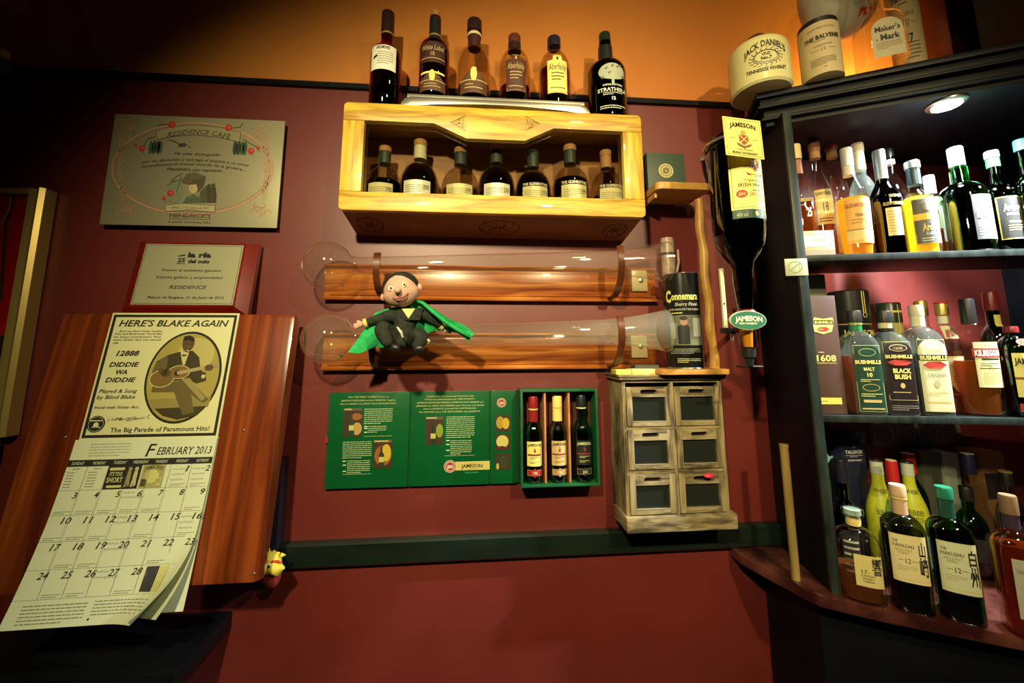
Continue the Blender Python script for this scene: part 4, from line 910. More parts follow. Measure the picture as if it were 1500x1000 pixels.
SUIT = cl('suit_cloth', (.010, .014, .009), (.024, .030, .018)); FELT = cl('plush_felt', (.62, .36, .28), (.70, .42, .33)); CAPE = cl('green_satin', (.01, .36, .09), (.02, .50, .14)); HAIR = cl('plush_hair', (.008, .008, .008), (.02, .02, .018))
DP = lambda X, Y, d: on(500 + X / 6.667, 380 + Y / 6.667, d)
hc = DP(580, 305, .155)
dd = thing('plush_doll', 'plain cloth doll in a dark suit and green cape, sitting across the lower glass horn', 'doll', DP(600, 900, .13))
hv, hf = [], []
hb = MB(); hb.ball((0, 0, 0), (.030, .027, .031), FELT, 32, 20); RT = Matrix.Rotation(math.radians(-16), 3, 'Y')
def HM(p): return Vector(hc) + RT @ (Vector(p) * 1.2)
hb.v = [tuple(HM((x * (1.10 if z < 0 else .98), y, z * (1 if z > 0 else .92)))) for x, y, z in hb.v]
head = hb.build('head', dd, True)
h2 = MB(); h2.ball((0, .004, .006), (.0318, .0275, .0300), HAIR, 32, 20)
h2 = MB(); h2.ball((0, .0065, .0080), (.0325, .0290, .0270), HAIR, 32, 20); h2.v = [tuple(HM(p)) for p in h2.v]; h2.build('hair', dd, True)
for sx in (-1, 1):
    MB().ball(HM((sx * .032, .004, -.002)), (.0065, .005, .0085), FELT, 16, 10).build('ear', dd, True)
    e1 = MB().ball(HM((sx * .0115, -.0255, .0035)), (.0048, .0024, .0056), pbr((.85, .82, .70), .4), 16, 10).build('eye', dd, True)
    MB().ball(HM((sx * .0115 + .001, -.0278, .0035)), (.0022, .0012, .0026), BLACK, 12, 8).build('pupil', e1, True)
MB().ball(HM((0, -.031, -.004)), (.0070, .0085, .0070), FELT, 20, 12).build('nose', dd, True)
MB().tube([HM((-.013, -.0235, -.013)), HM((-.006, -.0265, -.0165)), HM((.002, -.027, -.0175)), HM((.010, -.0255, -.0155)), HM((.015, -.022, -.011))], [.0006, .0012, .0015, .0012, .0006], pbr((.25, .02, .03), .6), 8).build('mouth', dd, True)
neck = DP(640, 470, .135); chest = DP(640, 560, .135); belly = DP(600, 700, .14); hip = DP(610, 800, .138)
shl = DP(470, 545, .138); shr = DP(800, 520, .138); ell_ = DP(330, 590, .140); hl = DP(235, 620, .142); elr = DP(900, 590, .135); hr_ = DP(985, 650, .128)
skin('jacket', [hip, belly, chest, neck, shl, ell_, hl, shr, elr, hr_], [(0, 1), (1, 2), (2, 3), (2, 4), (4, 5), (5, 6), (2, 7), (7, 8), (8, 9)], [(.026, .020), (.028, .021), (.026, .018), .011, .014, .0105, .008, .014, .011, .008], SUIT, dd)
for hnd, el2 in ((hl, ell_), (hr_, elr)):
    dirv = Vector(hnd) - Vector(el2); dirv.normalize(); c = Vector(hnd)
    side = dirv.cross(Vector((0, 1, 0))).normalized()
    MB().tube([c - dirv * .004, c + dirv * .003], .0098, pbr((.75, .62, .18), .6), 16).build('shirt_cuff', dd)
    P_ = [c + dirv * .003, c + dirv * .011, c + dirv * .017]; E_ = [(0, 1), (1, 2)]; R2 = [.006, .0068, .0055]
    for k, off in enumerate((-.0055, -.0018, .0018, .0055)):
        P_.append(c + dirv * (.026 - abs(off) * .5) + side * off); E_.append((2, 3 + k)); R2.append(.0026)
    P_.append(c + dirv * .014 - side * .011); E_.append((1, 7)); R2.append(.0026)
    skin('hand', P_, E_, R2, FELT, dd)
sb = Dec(); cc = DP(655, 505, .1)
sv = [DP(590, 480, .158), DP(722, 478, .158), DP(655, 575, .162)]
MB().add([sv[0], sv[1], sv[2], sv[0] + np.array([0, .012, 0]), sv[1] + np.array([0, .012, 0]), sv[2] + np.array([0, .008, 0])], [(0, 2, 1), (3, 4, 5), (0, 1, 4, 3), (1, 2, 5, 4), (2, 0, 3, 5)], pbr((.72, .62, .22), .7)).build('shirt_front', dd)
for A_, B_, C_ in (((500, 505), (590, 478), (650, 590)), ((800, 470), (722, 475), (650, 590))):
    t3 = [DP(*A_, .157), DP(*B_, .163), DP(*C_, .166), DP((A_[0] + C_[0]) / 2 - (30 if A_[0] < 600 else -40), 590, .158)]
    MB().add([*t3, *[p_ + np.array([0, .003, 0]) for p_ in t3]], [(0, 3, 2, 1) if A_[0] < 600 else (0, 1, 2, 3), (4, 5, 6, 7), (0, 1, 5, 4), (1, 2, 6, 5), (2, 3, 7, 6), (3, 0, 4, 7)], SUIT).build('lapel', dd)
hpl, hpr = DP(520, 780, .145), DP(700, 790, .145)
kl, kr = DP(385, 640, .180), DP(760, 720, .185); fl_, fr_ = DP(480, 850, .190), DP(700, 880, .192)
skin('trousers', [hip, hpl, kl, DP(400, 720, .192), fl_, hpr, kr, DP(800, 790, .19), fr_], [(0, 1), (1, 2), (2, 3), (3, 4), (0, 5), (5, 6), (6, 7), (7, 8)], [(.022, .018), .018, .0165, .016, .012, .018, .0175, .0155, .012], SUIT, dd)
for f_, d_ in ((fl_, (.016, -.004, -.004)), (fr_, (.018, -.003, .003))): skin('shoe', [f_, np.array(f_) + np.array(d_) * .6, np.array(f_) + np.array(d_) * 1.3], [(0, 1), (1, 2)], [.010, .0105, .0085], BLACK, dd)
for a_, b_2 in (((545, 660), (600, 760)), ((845, 780), (850, 820))): MB().tube([DP(*a_, .198), DP((a_[0] + b_2[0]) / 2 + 12, (a_[1] + b_2[1]) / 2, .204), DP(*b_2, .20)], [.0015, .0028, .0015], pbr((.75, .72, .55), .7), 8).build('white_trim', dd)
# cape: a draped sheet behind the shoulders, reaching out left and right
NU, NV = 18, 10; V = []; Fc = []
topc = [DP(330, 520, .120), DP(470, 470, .128), DP(600, 455, .122), DP(740, 410, .135), DP(860, 450, .150), DP(1020, 560, .150), DP(1200, 640, .145), DP(1300, 720, .140)]
botc = [DP(70, 905, .150), DP(180, 920, .150), DP(330, 850, .122), DP(640, 880, .116), DP(860, 700, .118), DP(1010, 690, .128), DP(1150, 720, .138), DP(1240, 800, .140)]
def cr_(L_, t):
    t = t * (len(L_) - 1); i = min(int(t), len(L_) - 2); f_ = t - i; return np.array(L_[i]) * (1 - f_) + np.array(L_[i + 1]) * f_
for j in range(NV + 1):
    for i in range(NU + 1):
        a_ = cr_(topc, i / NU); b_2 = cr_(botc, i / NU); f_ = j / NV; p_ = a_ * (1 - f_) + b_2 * f_; p_[1] += .004 * math.sin(i * 1.9 + j * .4) * (f_ + .3); V.append(p_)
nv = len(V); V += [p_ + np.array([0, .0018, 0]) for p_ in V]
for j in range(NV):
    for i in range(NU):
        a_ = j * (NU + 1) + i; Fc.append((a_, a_ + NU + 1, a_ + NU + 2, a_ + 1)); Fc.append((a_ + nv, a_ + 1 + nv, a_ + NU + 2 + nv, a_ + NU + 1 + nv))
mk('cape', V, Fc, CAPE, dd, None, True)
MB().tube([DP(735, 405, .142), DP(800, 425, .155), DP(880, 500, .160), DP(1000, 600, .155), DP(1140, 690, .150), DP(1260, 760, .146)], [.005, .0062, .0075, .008, .0085, .006], CAPE, 12, .6).build('cape_collar', dd, True)

# ------------------------------------------------------------------ green folding gift box: cover panels against the wall and a tray with three small bottles
GREENC = noisy('green_card', (.003, .085, .022), (.004, .125, .034), (4, 4, 4), 3, .30, 0, .3, .7, coat=.25)
G = Frame((0, -.012, 0), crop=(470, 560, 5)); q = G.loc
gb = thing('gift_box', 'green folding gift box opened flat, cover panels and a tray of three small bottles', 'box', on(620, 715, .01))
yt1 = np.mean([q(60, 73)[1], q(640, 68)[1], q(1232, 61)[1]]); yb1 = np.mean([q(60, 777)[1], q(640, 763)[1], q(1235, 747)[1]])
xs_ = [(q(55, 72)[0] + q(38, 778)[0]) / 2, q(643, 400)[0], q(655, 400)[0], q(1233, 400)[0], q(1243, 400)[0], q(1428, 400)[0]]
for k in range(3):
    MB().box(xs_[2 * k], xs_[2 * k + 1], -.012, -.008, yb1, yt1, GREENC, .0008).build('cover_panel', gb)
MB().box(xs_[0] + .002, xs_[5] + .008, -.0078, -.006, yb1 + .0005, yt1 - .0005, pbr((.008, .06, .02), .4)).build('cover_backing', gb)
MB().box(xs_[0] - .006, xs_[0] + .001, -.0095, -.0075, q(30, 445)[1], q(30, 400)[1], pbr((.45, .01, .02), .5)).build('ribbon_tab', gb)
G.o = np.array([0, -.0121, 0]); TY = pbr((.72, .68, .25), .55); TW = pbr((.60, .72, .40), .55); GB = (.05, .022, .01)
for s_, a, c, Y in (('With THE FINEST WHISKEYS from the', 200, 500, 105), ('JAMESON DISTILLERS and their RESERVES. Together', 150, 552, 130), ('with the LARGEST and LATEST of their EXCLUSIVE PACK', 140, 555, 154),
                    ('CHARACTERISTICS individually THROUGH AGE', 772, 1120, 100), ('STYLES and CASKS blended with THEIR PROPERTY', 762, 1130, 122), ('JAMESON DISTILLERS RESERVE. JAMESON GOLD RESERVE and', 705, 1190, 145), ('JAMESON 18 YEARS OLD RESERVE with Character and Quality', 697, 1195, 168), ('which is a PRODUCT of the ENTIRE CRAFTSMANSHIP', 750, 1140, 190), ('The HISTORY since THE DISTILLERIES with JAMESON.', 718, 1170, 213)):
    G.t(s_, a, c, Y, 11, TY)
def minipic(X0, Y0, X1, Y1, glow, bcol, bar=True):
    G.rect(X0, Y0, X1, Y1, GB, 1)
    w, hh_ = X1 - X0, Y1 - Y0
    for k, gcol in enumerate(glow): G.ell(X0 + w * gcol[0], Y0 + hh_ * gcol[1], w * gcol[2], hh_ * gcol[3], gcol[4], 1.3 + .2 * k)
    if bcol is not None:
        cxm = X0 + w * .42; G.poly([(cxm - w * .05, Y0 + hh_ * .22), (cxm + w * .05, Y0 + hh_ * .22), (cxm + w * .06, Y0 + hh_ * .42), (cxm + w * .15, Y0 + hh_ * .52), (cxm + w * .15, Y1 - 3), (cxm - w * .15, Y1 - 3), (cxm - w * .15, Y0 + hh_ * .52), (cxm - w * .06, Y0 + hh_ * .42)], bcol, 2)
        G.rect(cxm - w * .14, Y0 + hh_ * .60, cxm + w * .14, Y0 + hh_ * .78, (.55, .50, .12), 2.3)
    if bar: G.rect(X0, Y0, X1, Y0 + 20, (.10, .10, .04), 2.5); G.lines(X0 + 6, X1 - 6, Y0 + 4, Y0 + 16, 1, TY, 3, .6)
GY = (.60, .42, .03); GO = (.30, .11, .02); GG = (.22, .32, .02)
minipic(168, 187, 303, 397, [(.7, .3, .3, .12, GO), (.72, .72, .26, .22, (.5, .3, .1))], (.012, .05, .02)); minipic(388, 420, 522, 628, [(.5, .55, .46, .36, GO), (.68, .45, .26, .3, GY)], (.03, .03, .012)); minipic(768, 250, 898, 455, [(.78, .5, .2, .24, GG)], (.008, .03, .012))
minipic(1282, 240, 1388, 358, [(.3, .45, .28, .38, (.45, .30, .04)), (.68, .5, .25, .35, GY)], None, False); minipic(1282, 380, 1388, 495, [(.45, .45, .42, .4, (.62, .56, .16)), (.4, .86, .3, .12, (.08, .015, .01))], None, False); minipic(1282, 520, 1388, 637, [(.55, .5, .30, .42, (.03, .05, .02)), (.12, .8, .1, .2, GY)], None, False)
G.lines(318, 525, 188, 308, 8, TW, 2, .3); G.lines(345, 480, 315, 370, 4, TW, 2, .3); G.lines(160, 372, 430, 560, 9, TW, 2, .3); G.lines(192, 360, 568, 668, 7, TW, 2, .3)
G.lines(918, 1125, 246, 410, 11, TW, 2, .3); G.lines(948, 1105, 420, 530, 8, TW, 2, .3)
for X, Y in ((318, 322), (318, 336), (318, 364), (160, 576), (160, 605), (160, 650), (918, 425), (918, 453), (918, 496)): G.rect(X, Y - 4, X + 24, Y + 4, TW, 2)
for X0, X1, Y in ((316, 520, 392), (160, 370, 670), (905, 1125, 534)): G.rect(X0, Y - 1, X1, Y + 1, TW, 2)
G.rect(985, 577, 1237, 640, (.66, .58, .16), 1.5); G.rect(985, 577, 1237, 580, (.75, .7, .4), 1.7); G.t('JAMESON', 1028, 1185, 610, 26, INK, bold=.02, arc=5, serif=True); G.rect(1075, 632, 1140, 634, INK, 2)
def seal(X, Y, r): G.ell(X, Y, r, r, (.70, .62, .38), 2); G.ell(X, Y, r * .9, r * .9, (.32, .02, .015), 2.3); G.ring(X, Y, r * .72, r * .72, r * .1, (.75, .68, .45), 2.6); G.t('JJ&S', X - r * .5, X + r * .5, Y, r * .5, pbr((.8, .74, .5), .5), 3, bold=.03)
seal(946, 614, 45); seal(1323, 148, 34); G.lines(1055, 1170, 652, 668, 1, (.03, .25, .08), 2, .6)
G.build('cover_print', gb)
# tray
G = Frame((0, -.062, 0), crop=(740, 560, 5.88)); q = G.loc
bx0 = (q(118, 70)[0] + q(150, 915)[0]) / 2; bx1 = (q(792, 50)[0] + q(820, 885)[0]) / 2; bz1 = (q(130, 72)[1] + q(790, 50)[1]) / 2; bz0 = (q(150, 912)[1] + q(815, 885)[1]) / 2
GRT = noisy('green_tray', (.006, .085, .026), (.012, .13, .04), (8, 8, 8), 3, .4); w_ = .0052
for a in ((bx0, bx0 + w_), (bx1 - w_, bx1)): MB().box(a[0], a[1], -.062, -.006, bz0, bz1, GRT, .0006).build('tray_side', gb)
for a in ((bz0, bz0 + w_), (bz1 - w_, bz1)): MB().box(bx0 + w_ + .0001, bx1 - w_ - .0001, -.062, -.006, a[0], a[1], GRT, .0006).build('tray_side', gb)
LIN = pbr((.10, .018, .012), .6)
MB().box(bx0 + w_, bx1 - w_, -.009, -.006, bz0 + w_, bz1 - w_, LIN).build('tray_back', gb)
for X in (350, 560):
    xx = q(X, 480)[0]; MB().box(xx - .0022, xx + .0022, -.056, -.0092, bz0 + w_ + .001, bz1 - w_ - .001, pbr((.50, .20, .07), .5), .0004).build('divider', gb)
LG = pbr((.70, .50, .20), .45, .1); REDC = pbr((.30, .015, .02), .35)
def jam(txtcol, bg, sh=0, word='JAMESON', yy=.86, th=.11):
    return [('t', word, 0, yy, th, .88, txtcol, dict(bold=.02, arc=.03, serif=True)), ('p', [(-.05, .70), (.05, .70), (.06, .60), (0, .54), (-.06, .60)], pbr((.35, .03, .03), .6)), ('e', 0, .74, .03, .02, pbr((.3, .1, .05), .6)), ('r', -.45, .42, .38, .49, pbr((.25, .03, .03), .6)), ('l', -.3, .3, .38, .28, 2, txtcol), ('l', -.3, .3, .2, .1, 2, txtcol)]
sp3 = [(782, 580, 27, REDC, YELL, INK, 'red', pbr((.35, .02, .02), .5)), (818, 579, 27, YELL, LG, INK, 'gold', pbr((.45, .28, .10), .5)), (854, 578, 28, pbr((.01, .02, .018), .35), pbr((.012, .022, .016), .5), pbr((.75, .72, .40), .5), 'black', pbr((.02, .04, .03), .5))]
for u, vt, w, cm, bg, tc_, nm, bandm in sp3:
    p, h, r = fitw(u, 704, vt, w, .034, bz0 + w_)
    bottle('small green whiskey bottle with %s cap and %s label in the open gift box' % (('gold' if nm == 'gold' else nm), {'red': 'yellow', 'gold': 'gold', 'black': 'black'}[nm]), p, h, r, mkp(.54, .70, .50, .97, .45), GREENG, glassy((.004, .02, .008), base=.04), .56,
           (cm, .86, 1.0, .53), [(.20, .48, 1.75, bg, 'rect', jam(tc_, bg)), (.09, .16, 1.7, bandm, 'rect', [('e', 0, .5, .14, .7, bandm), ('b', .02, .012, LG), ('t', '1780' if nm != 'black' else 'JJ&S', 0, .5, .5, .3, pbr((.85, .75, .5), .5))])],
           neck=[('neck_capsule', .70 if nm != 'black' else .82, .855, .535, cm if nm != 'black' else DKGREENG), ('neck_strip', .84, .855, .545, YELL)], group='small bottles in the green gift box', name='miniature_bottle')

# ------------------------------------------------------------------ six-drawer cabinet
dC = .093
G = Frame((0, -dC, 0), crop=(880, 520, 3.7037)); q = G.loc
bx0 = (q(124, 170)[0] + q(136, 865)[0]) / 2 - .001; bx1 = (q(657, 160)[0] + q(697, 840)[0]) / 2; zt0 = np.mean([q(100, 110)[1], q(690, 97)[1]]); zb0 = np.mean([q(130, 965)[1], q(738, 925)[1]])
dcb = thing('drawer_cabinet', 'small weathered grey wood cabinet with six framed drawers standing on the green rail', 'cabinet', ((bx0 + bx1) / 2, -.05, zb0))
zpl = (q(130, 875)[1] + q(730, 850)[1]) / 2; ztr = (q(120, 150)[1] + q(640, 142)[1]) / 2
MB().box(bx0 - .004, bx1 + .010, -dC - .010, -.0225, zb0, zpl, GREYWOOD, .0015).build('plinth', dcb)
MB().box(bx0 - .007, bx1 + .009, -dC - .008, -.001, ztr + .006, zt0 - .004, GREYWOOD, .001).box(bx0 - .010, bx1 + .012, -dC - .011, -.001, zt0 - .0045, zt0, GREYWOOD, .0008).build('top_board', dcb)
for a in ((bx0, bx0 + .008), (bx1 - .008, bx1)): MB().box(a[0], a[1], -dC, -.0225 if False else -.001, zpl, ztr + .006, GREYWOODV, .0008).build('side_board', dcb)
xm = (q(398, 500)[0] + q(408, 500)[0]) / 2
MB().box(xm - .0035, xm + .0035, -dC, -.06, zpl, ztr, GREYWOODV, .0006).build('centre_post', dcb)
MB().box(bx0 + .008, bx1 - .008, -dC, -.06, ztr - .001, ztr + .006, GREYWOOD, .0006).build('front_rail', dcb)
rows = [(178, 385), (405, 620), (642, 860)]
rz = [((q(140, 177)[1] + q(640, 165)[1]) / 2, (q(145, 392)[1] + q(650, 372)[1]) / 2), ((q(150, 410)[1] + q(655, 395)[1]) / 2, (q(150, 626)[1] + q(665, 603)[1]) / 2), ((q(155, 652)[1] + q(675, 632)[1]) / 2, (q(155, 868)[1] + q(690, 843)[1]) / 2)]
for i in (0, 1): MB().box(bx0 + .008, bx1 - .008, -dC + .001, -.06, rz[i + 1][0] + .0005, rz[i][1] - .0005, GREYWOOD, .0005).build('front_rail', dcb)
MB().box(bx0 + .008, bx1 - .008, -.006, -.001, zpl, ztr, BLACK).build('back_board', dcb)
DARKG = pbr((.018, .022, .018), .18)
for (z1, z0) in rz:
    for cidx, (a, c) in enumerate(((bx0 + .009, xm - .0045), (xm + .0045, bx1 - .009))):
        yf = -dC - .003; fw = .0135; ft_ = .0225; w = c - a
        dr = MB().box(a, a + fw, yf, yf + .010, z0, z1, GREYWOODV, .0008).box(c - fw, c, yf, yf + .010, z0, z1, GREYWOODV, .0008).box(a + fw, c - fw, yf, yf + .010, z0, z0 + .011, GREYWOOD, .0008)
        mx_ = (a + c) / 2; sw, sh2 = .0150, .0050; zs_ = z1 - .0108
        outer = [(a + fw, z1 - ft_), (mx_, z1 - ft_), (mx_, zs_ - sh2)] + [(mx_ - sw - sh2 * math.sin(PI * k / 6), zs_ - sh2 * math.cos(PI * k / 6)) for k in range(7)] + [(mx_, zs_ + sh2), (mx_, z1), (a + fw, z1)]
        mir = [(2 * mx_ - x, z) for x, z in outer][::-1]
        dr.prism(outer, yf, yf + .010, GREYWOOD, 'y').prism(mir, yf, yf + .010, GREYWOOD, 'y')
        d0 = dr.build('drawer', dcb)
        MB().box(a + fw - .002, c - fw + .002, yf + .006, yf + .008, z0 + .009, z1 - ft_ + .002, DARKG).build('dark_pane', d0)
        MB().box(a + .001, c - .001, yf + .0105, yf + .0115, z0 + .001, z1 - .001, BLACK).build('drawer_inside', d0)
        MB().box(a + fw - .0008, c - fw + .0008, yf - .0006, yf + .0015, z0 + .0102, z0 + .0116, pbr((.30, .26, .16), .6)).build('lower_lip', d0)
p = q(570, 650); tp = MB().ball((p[0], -dC - .012, p[1] + .002), (.0120, .0075, .0052), pbr((.80, .04, .10), .3), 24, 14).lathe([(.0038, 0), (.003, .006)], (p[0], -dC - .004, p[1] - .002), pbr((.8, .04, .1), .3), 12, 'y')
tag(tp.build('spinning_top'), 'small bright red plastic knob shaped toy stuck in the lower right drawer slot', 'toy')
# things on the cabinet
zq = zt0
def tbox(nm, label, cat, u0, u1, v0, v1, d0, d1, m, lid=None):
    a = on(u0, (v0 + v1) / 2, d0)[0]; c = on(u1, (v0 + v1) / 2, d0)[0]; hgt = abs(on(u0, v0, d0)[2] - on(u0, v1, d0)[2])
    return a, c, hgt
a, c, hg = tbox('', '', '', 902, 959, 537, 547, .092, .05, None)
mb_ = thing('matchbox', 'flat yellow card box lying on the left of the drawer cabinet', 'box', ((a + c) / 2, -.075, zq))
MB().box(a, a + (c - a) * .40, -.094, -.058, zq, zq + .0115, pbr((.72, .62, .12), .5), .0005).build('tray', mb_); MB().box(a + (c - a) * .41, c, -.095, -.057, zq, zq + .0125, pbr((.80, .72, .20), .5), .0005).build('sleeve', mb_)
a, c, hg = tbox('', '', '', 929, 964, 526, 537, .05, .05, None)
mb_ = thing('dark_card_box', 'dark grey card box behind the yellow box on the drawer cabinet', 'box', ((a + c) / 2, -.04, zq))
MB().box(a, c, -.054, -.024, zq, zq + .020, pbr((.06, .06, .065), .45), .0008).build('box_body', mb_); MB().box(a + .001, c - .001, -.0545, -.054, zq + .012, zq + .019, pbr((.12, .11, .11), .5)).build('front_band', mb_)
# honey wood stand: base, wavy post, top shelf
G = Frame((0, -.118, 0), crop=(880, 520, 3.7037)); q = G.loc
s0, s1 = q(322, 66)[0], q(700, 62)[0]; hB = .0125
hs = thing('wooden_stand', 'honey coloured wooden stand with a wavy post carrying a small rounded shelf', 'stand', ((s0 + s1) / 2, -.06, zq))
MB().prism(arcp(s0 + .012, -.110, .012, PI, PI * 1.5) + arcp(s1 - .008, -.114, .008, -PI / 2, 0) + [(s1, -.03), (s0, -.03)], zq + .0005, zq + hB, HONEY, 'z', .0015).build('base', hs)
pb_ = on(1046, 531, .088); ptp = on(1022, 287, .088); zsh = on(1000, 290, .10)[2]
path = []; rads = []
for k in range(41):
    t = k / 40; path.append((pb_[0] + (ptp[0] - pb_[0]) * t + .0022 * math.sin(t * 21), pb_[1], zq + hB + (zsh + .002 - zq - hB) * t)); rads.append(.0108 + .0006 * math.sin(t * 30 + 1))
MB().tube(path, rads, HONEY, 18).build('post', hs)
G = Frame((0, -.125, 0), crop=(930, 150, 5)); q = G.loc; t0, t1 = q(165, 620)[0], q(553, 600)[0]; zS1 = q(380, 582)[1]; zS0 = q(380, 634)[1]
MB().prism(arcp(t0 + .014, -.110, .014, PI, PI * 1.5) + arcp(t1 - .010, -.114, .010, -PI / 2, 0) + [(t1, -.020), (t0, -.020)], zS0, zS1, HONEY, 'z', .0022).build('top_shelf', hs)
MB().box(t0 + .004, t0 + .010, -.10, -.03, zS0 - .014, zS0, HONEY, .001).build('side_lip', hs)
# green card box on it
G = Frame((0, -.07, 0), crop=(930, 150, 5)); q = G.loc; a = q(92, 500)[0]; c = q(366, 500)[0]; zt3 = q(220, 371)[1]
g2 = thing('card_box', 'square dark green card box with a round gold emblem on the small honey wood shelf', 'box', ((a + c) / 2, -.05, zS1))
MB().box(a, c, -.07, -.022, zS1 + .0005, zt3, pbr((.028, .055, .035), .5), .001).build('box_body', g2)
G.o = np.array([0, -.0703, 0]); EM = pbr((.45, .38, .16), .45, .3); G.ell(227, 500, 54, 52, EM, 1); G.ring(227, 500, 38, 38, 4, (.03, .05, .03), 2)
for k in range(8): a_ = k * PI / 4; G.line([(227 + 8 * math.cos(a_), 500 + 8 * math.sin(a_)), (227 + 26 * math.cos(a_), 500 + 26 * math.sin(a_))], 9, (.03, .05, .03), 2)
G.build('emblem', g2)
# whiskey tin
TINB = pbr((.015, .014, .012), .22, .2); TING = pbr((.45, .44, .40), .25, .9)
p, h, r = fitw(1004, 529, 403, 62, .079, zq + hB + .0005)
r = .0432; tn = thing('whiskey_tin', 'tall glossy black tin with yellow lettering and a photograph, standing on the honey wood base', 'tin', p)
r = .0420
MB().lathe([(r, .002), (r, h - .002)], p, TINB, 56).build('tin_body', tn)
for z in (0, h - .003): MB().lathe([(r + .0008, z), (r + .0014, z + .0015), (r + .0008, z + .003)], p, TING, 56).build('rim', tn)
Dk = Dec(); hw = r * 2.0; YG = pbr((.72, .72, .18), .5); GRY = pbr((.32, .33, .28), .5); GR2 = pbr((.12, .13, .09), .5)
Dk.text('onnemara', .007, h * .75, h * .075, YG, 2, w=r * 1.45, bold=.03); Dk.text('C', -r * .76, h * .755, h * .12, YG, 2.3, w=r * .36, bold=.05)
Dk.text('Sherry Finish', .010, h * .665, h * .035, pbr((.70, .66, .5), .5), 2, w=r * 1.25, ital=True); Dk.text('PEATED SINGLE MALT IRISH WHISKEY', .004, h * .61, h * .02, pbr((.6, .6, .45), .5), 2, w=r * 1.7)
Dk.lines(-r * .6, r * .8, h * .585, h * .56, 1, YG, 2, .4)
Dk.rect(-r * .75, h * .24, r * 1.05, h * .55, GR2, 1); Dk.rect(-r * .75, h * .24, r * 1.05, h * .30, pbr((.16, .18, .08), .6), 1.2); Dk.rect(r * .5, h * .33, r * 1.0, h * .52, pbr((.35, .36, .33), .6), 1.3); Dk.rect(-r * .72, h * .31, -r * .35, h * .47, pbr((.30, .31, .28), .6), 1.3)
Dk.rect(-r * .30, h * .25, r * .30, h * .43, BLACK, 2); Dk.ell(0, h * .43, r * .27, h * .02, BLACK, 2); Dk.ell(.001, h * .485, r * .19, h * .043, pbr((.42, .24, .15), .6), 2.3); Dk.ell(.001, h * .517, r * .20, h * .022, INK, 2.6)
Dk.lines(-r * .8, r * .9, h * .21, h * .15, 4, pbr((.45, .45, .3), .5), 2, .3); Dk.lines(-r * .4, r * .9, h * .11, h * .06, 3, YG, 2, .35)
Dk.build('tin_print', lambda x, y, l: (p[0] + (r + .0005 + l * .0002) * math.sin(x / r - .48), p[1] - (r + .0005 + l * .0002) * math.cos(x / r - .48), p[2] + y), tn)
# metal bottle behind the tin
pm, hm, rm = fitw(992, 470, 348, 29, .040, zq + hB + .0005)
pm[1] = -.0195; mbt = thing('metal_bottle', 'reddish metallic bottle with a swing stopper behind the black tin', 'bottle', pm); pm2 = pm.copy(); pm2[0] -= .004
MET = noisy('hammered_metal', (.40, .25, .18), (.60, .42, .32), (60, 60, 60), 3, .32, .2)
hm2 = on(992, 349, .024)[2] - pm[2]
MB().lathe([(.0172, 0), (.0172, hm2 * .86), (.018, hm2 * .90), (.018, hm2 * .93), (.0165, hm2)], pm2, MET, 32).build('bottle_body', mbt)
MB().lathe([(.0178, hm2 * .865), (.0178, hm2 * .88)], pm2, BLACK, 32).build('seal_ring', mbt)
MB().tube([pm2 + np.array([.012, -.019, hm2 * .72]), pm2 + np.array([.018, -.020, hm2 * .80]), pm2 + np.array([.021, -.013, hm2 * .90])], .003, MET, 10).ball(pm2 + np.array([.012, -.0205, hm2 * .70]), .005, MET).build('clasp', mbt)

# ------------------------------------------------------------------ large inverted bottle on a wall dispenser
dB = .235
pB = on(1085, 380, dB); zb_top = on(1078, 205, dB)[2]; zb_bot = on(1090, 462, dB)[2]; HB = zb_top - zb_bot
rB = .0500
DG = glassy((.010, .028, .014), base=.09, edge=.7); DARKW = pbr((.006, .006, .005), .3)
bx = on(1078, 290, dB)[0]
jl = jam(INK, YELL, word='JAMESON', yy=.90, th=.095)
jl = [('b', .035, .012, pbr((.35, .30, .08), .6)), ('t', 'JAMESON', 0, .87, .10, .84, INK, dict(bold=.025, arc=.045)), ('t', 'John Jameson', .08, .22, .06, .5, pbr((.5, .05, .04), .6), dict(ital=True)), ('t', 'IRISH WHISKEY', 0, .345, .05, .72, INK, dict(bold=.01)), ('t', 'Triple Distilled', 0, .41, .035, .5, INK, dict(ital=True)),
      ('p', [(-.10, .70), (.10, .70), (.10, .60), (0, .53), (-.10, .60)], pbr((.38, .05, .04), .6)), ('e', 0, .735, .06, .035, pbr((.35, .12, .06), .6)), ('ln', [(-.08, .69), (.08, .56)], .015, YELL), ('ln', [(.08, .69), (-.08, .56)], .015, YELL), ('p', [(-.20, .52), (0, .49), (.20, .52), (.16, .48), (0, .46), (-.16, .48)], pbr((.30, .05, .03), .6)),
      ('ln', [(-.40, .60), (-.18, .61)], .008, INK), ('ln', [(.40, .60), (.18, .61)], .008, INK), ('e', -.30, .22, .10, .055, pbr((.45, .03, .03), .6)), ('t', 'JJ&S', -.30, .22, .035, .13, YELL), ('l', -.1, .4, .28, .25, 1, INK), ('l', -.05, .4, .17, .10, 3, pbr((.4, .35, .15), .6))]
PF = [(p_[0], p_[1]) for p_ in [(.93, 0), (1, .015), (1, .52), (.99, .56), (.90, .625), (.66, .68), (.46, .715), (.40, .76), (.38, .84), (.30, .95), (.26, .99)]]
vT = on(1080, 222, dB)[2]; vM = on(1085, 318, dB)[2]; vL = on(1085, 330, dB)[2]
fz = lambda z: (z - zb_bot) / HB
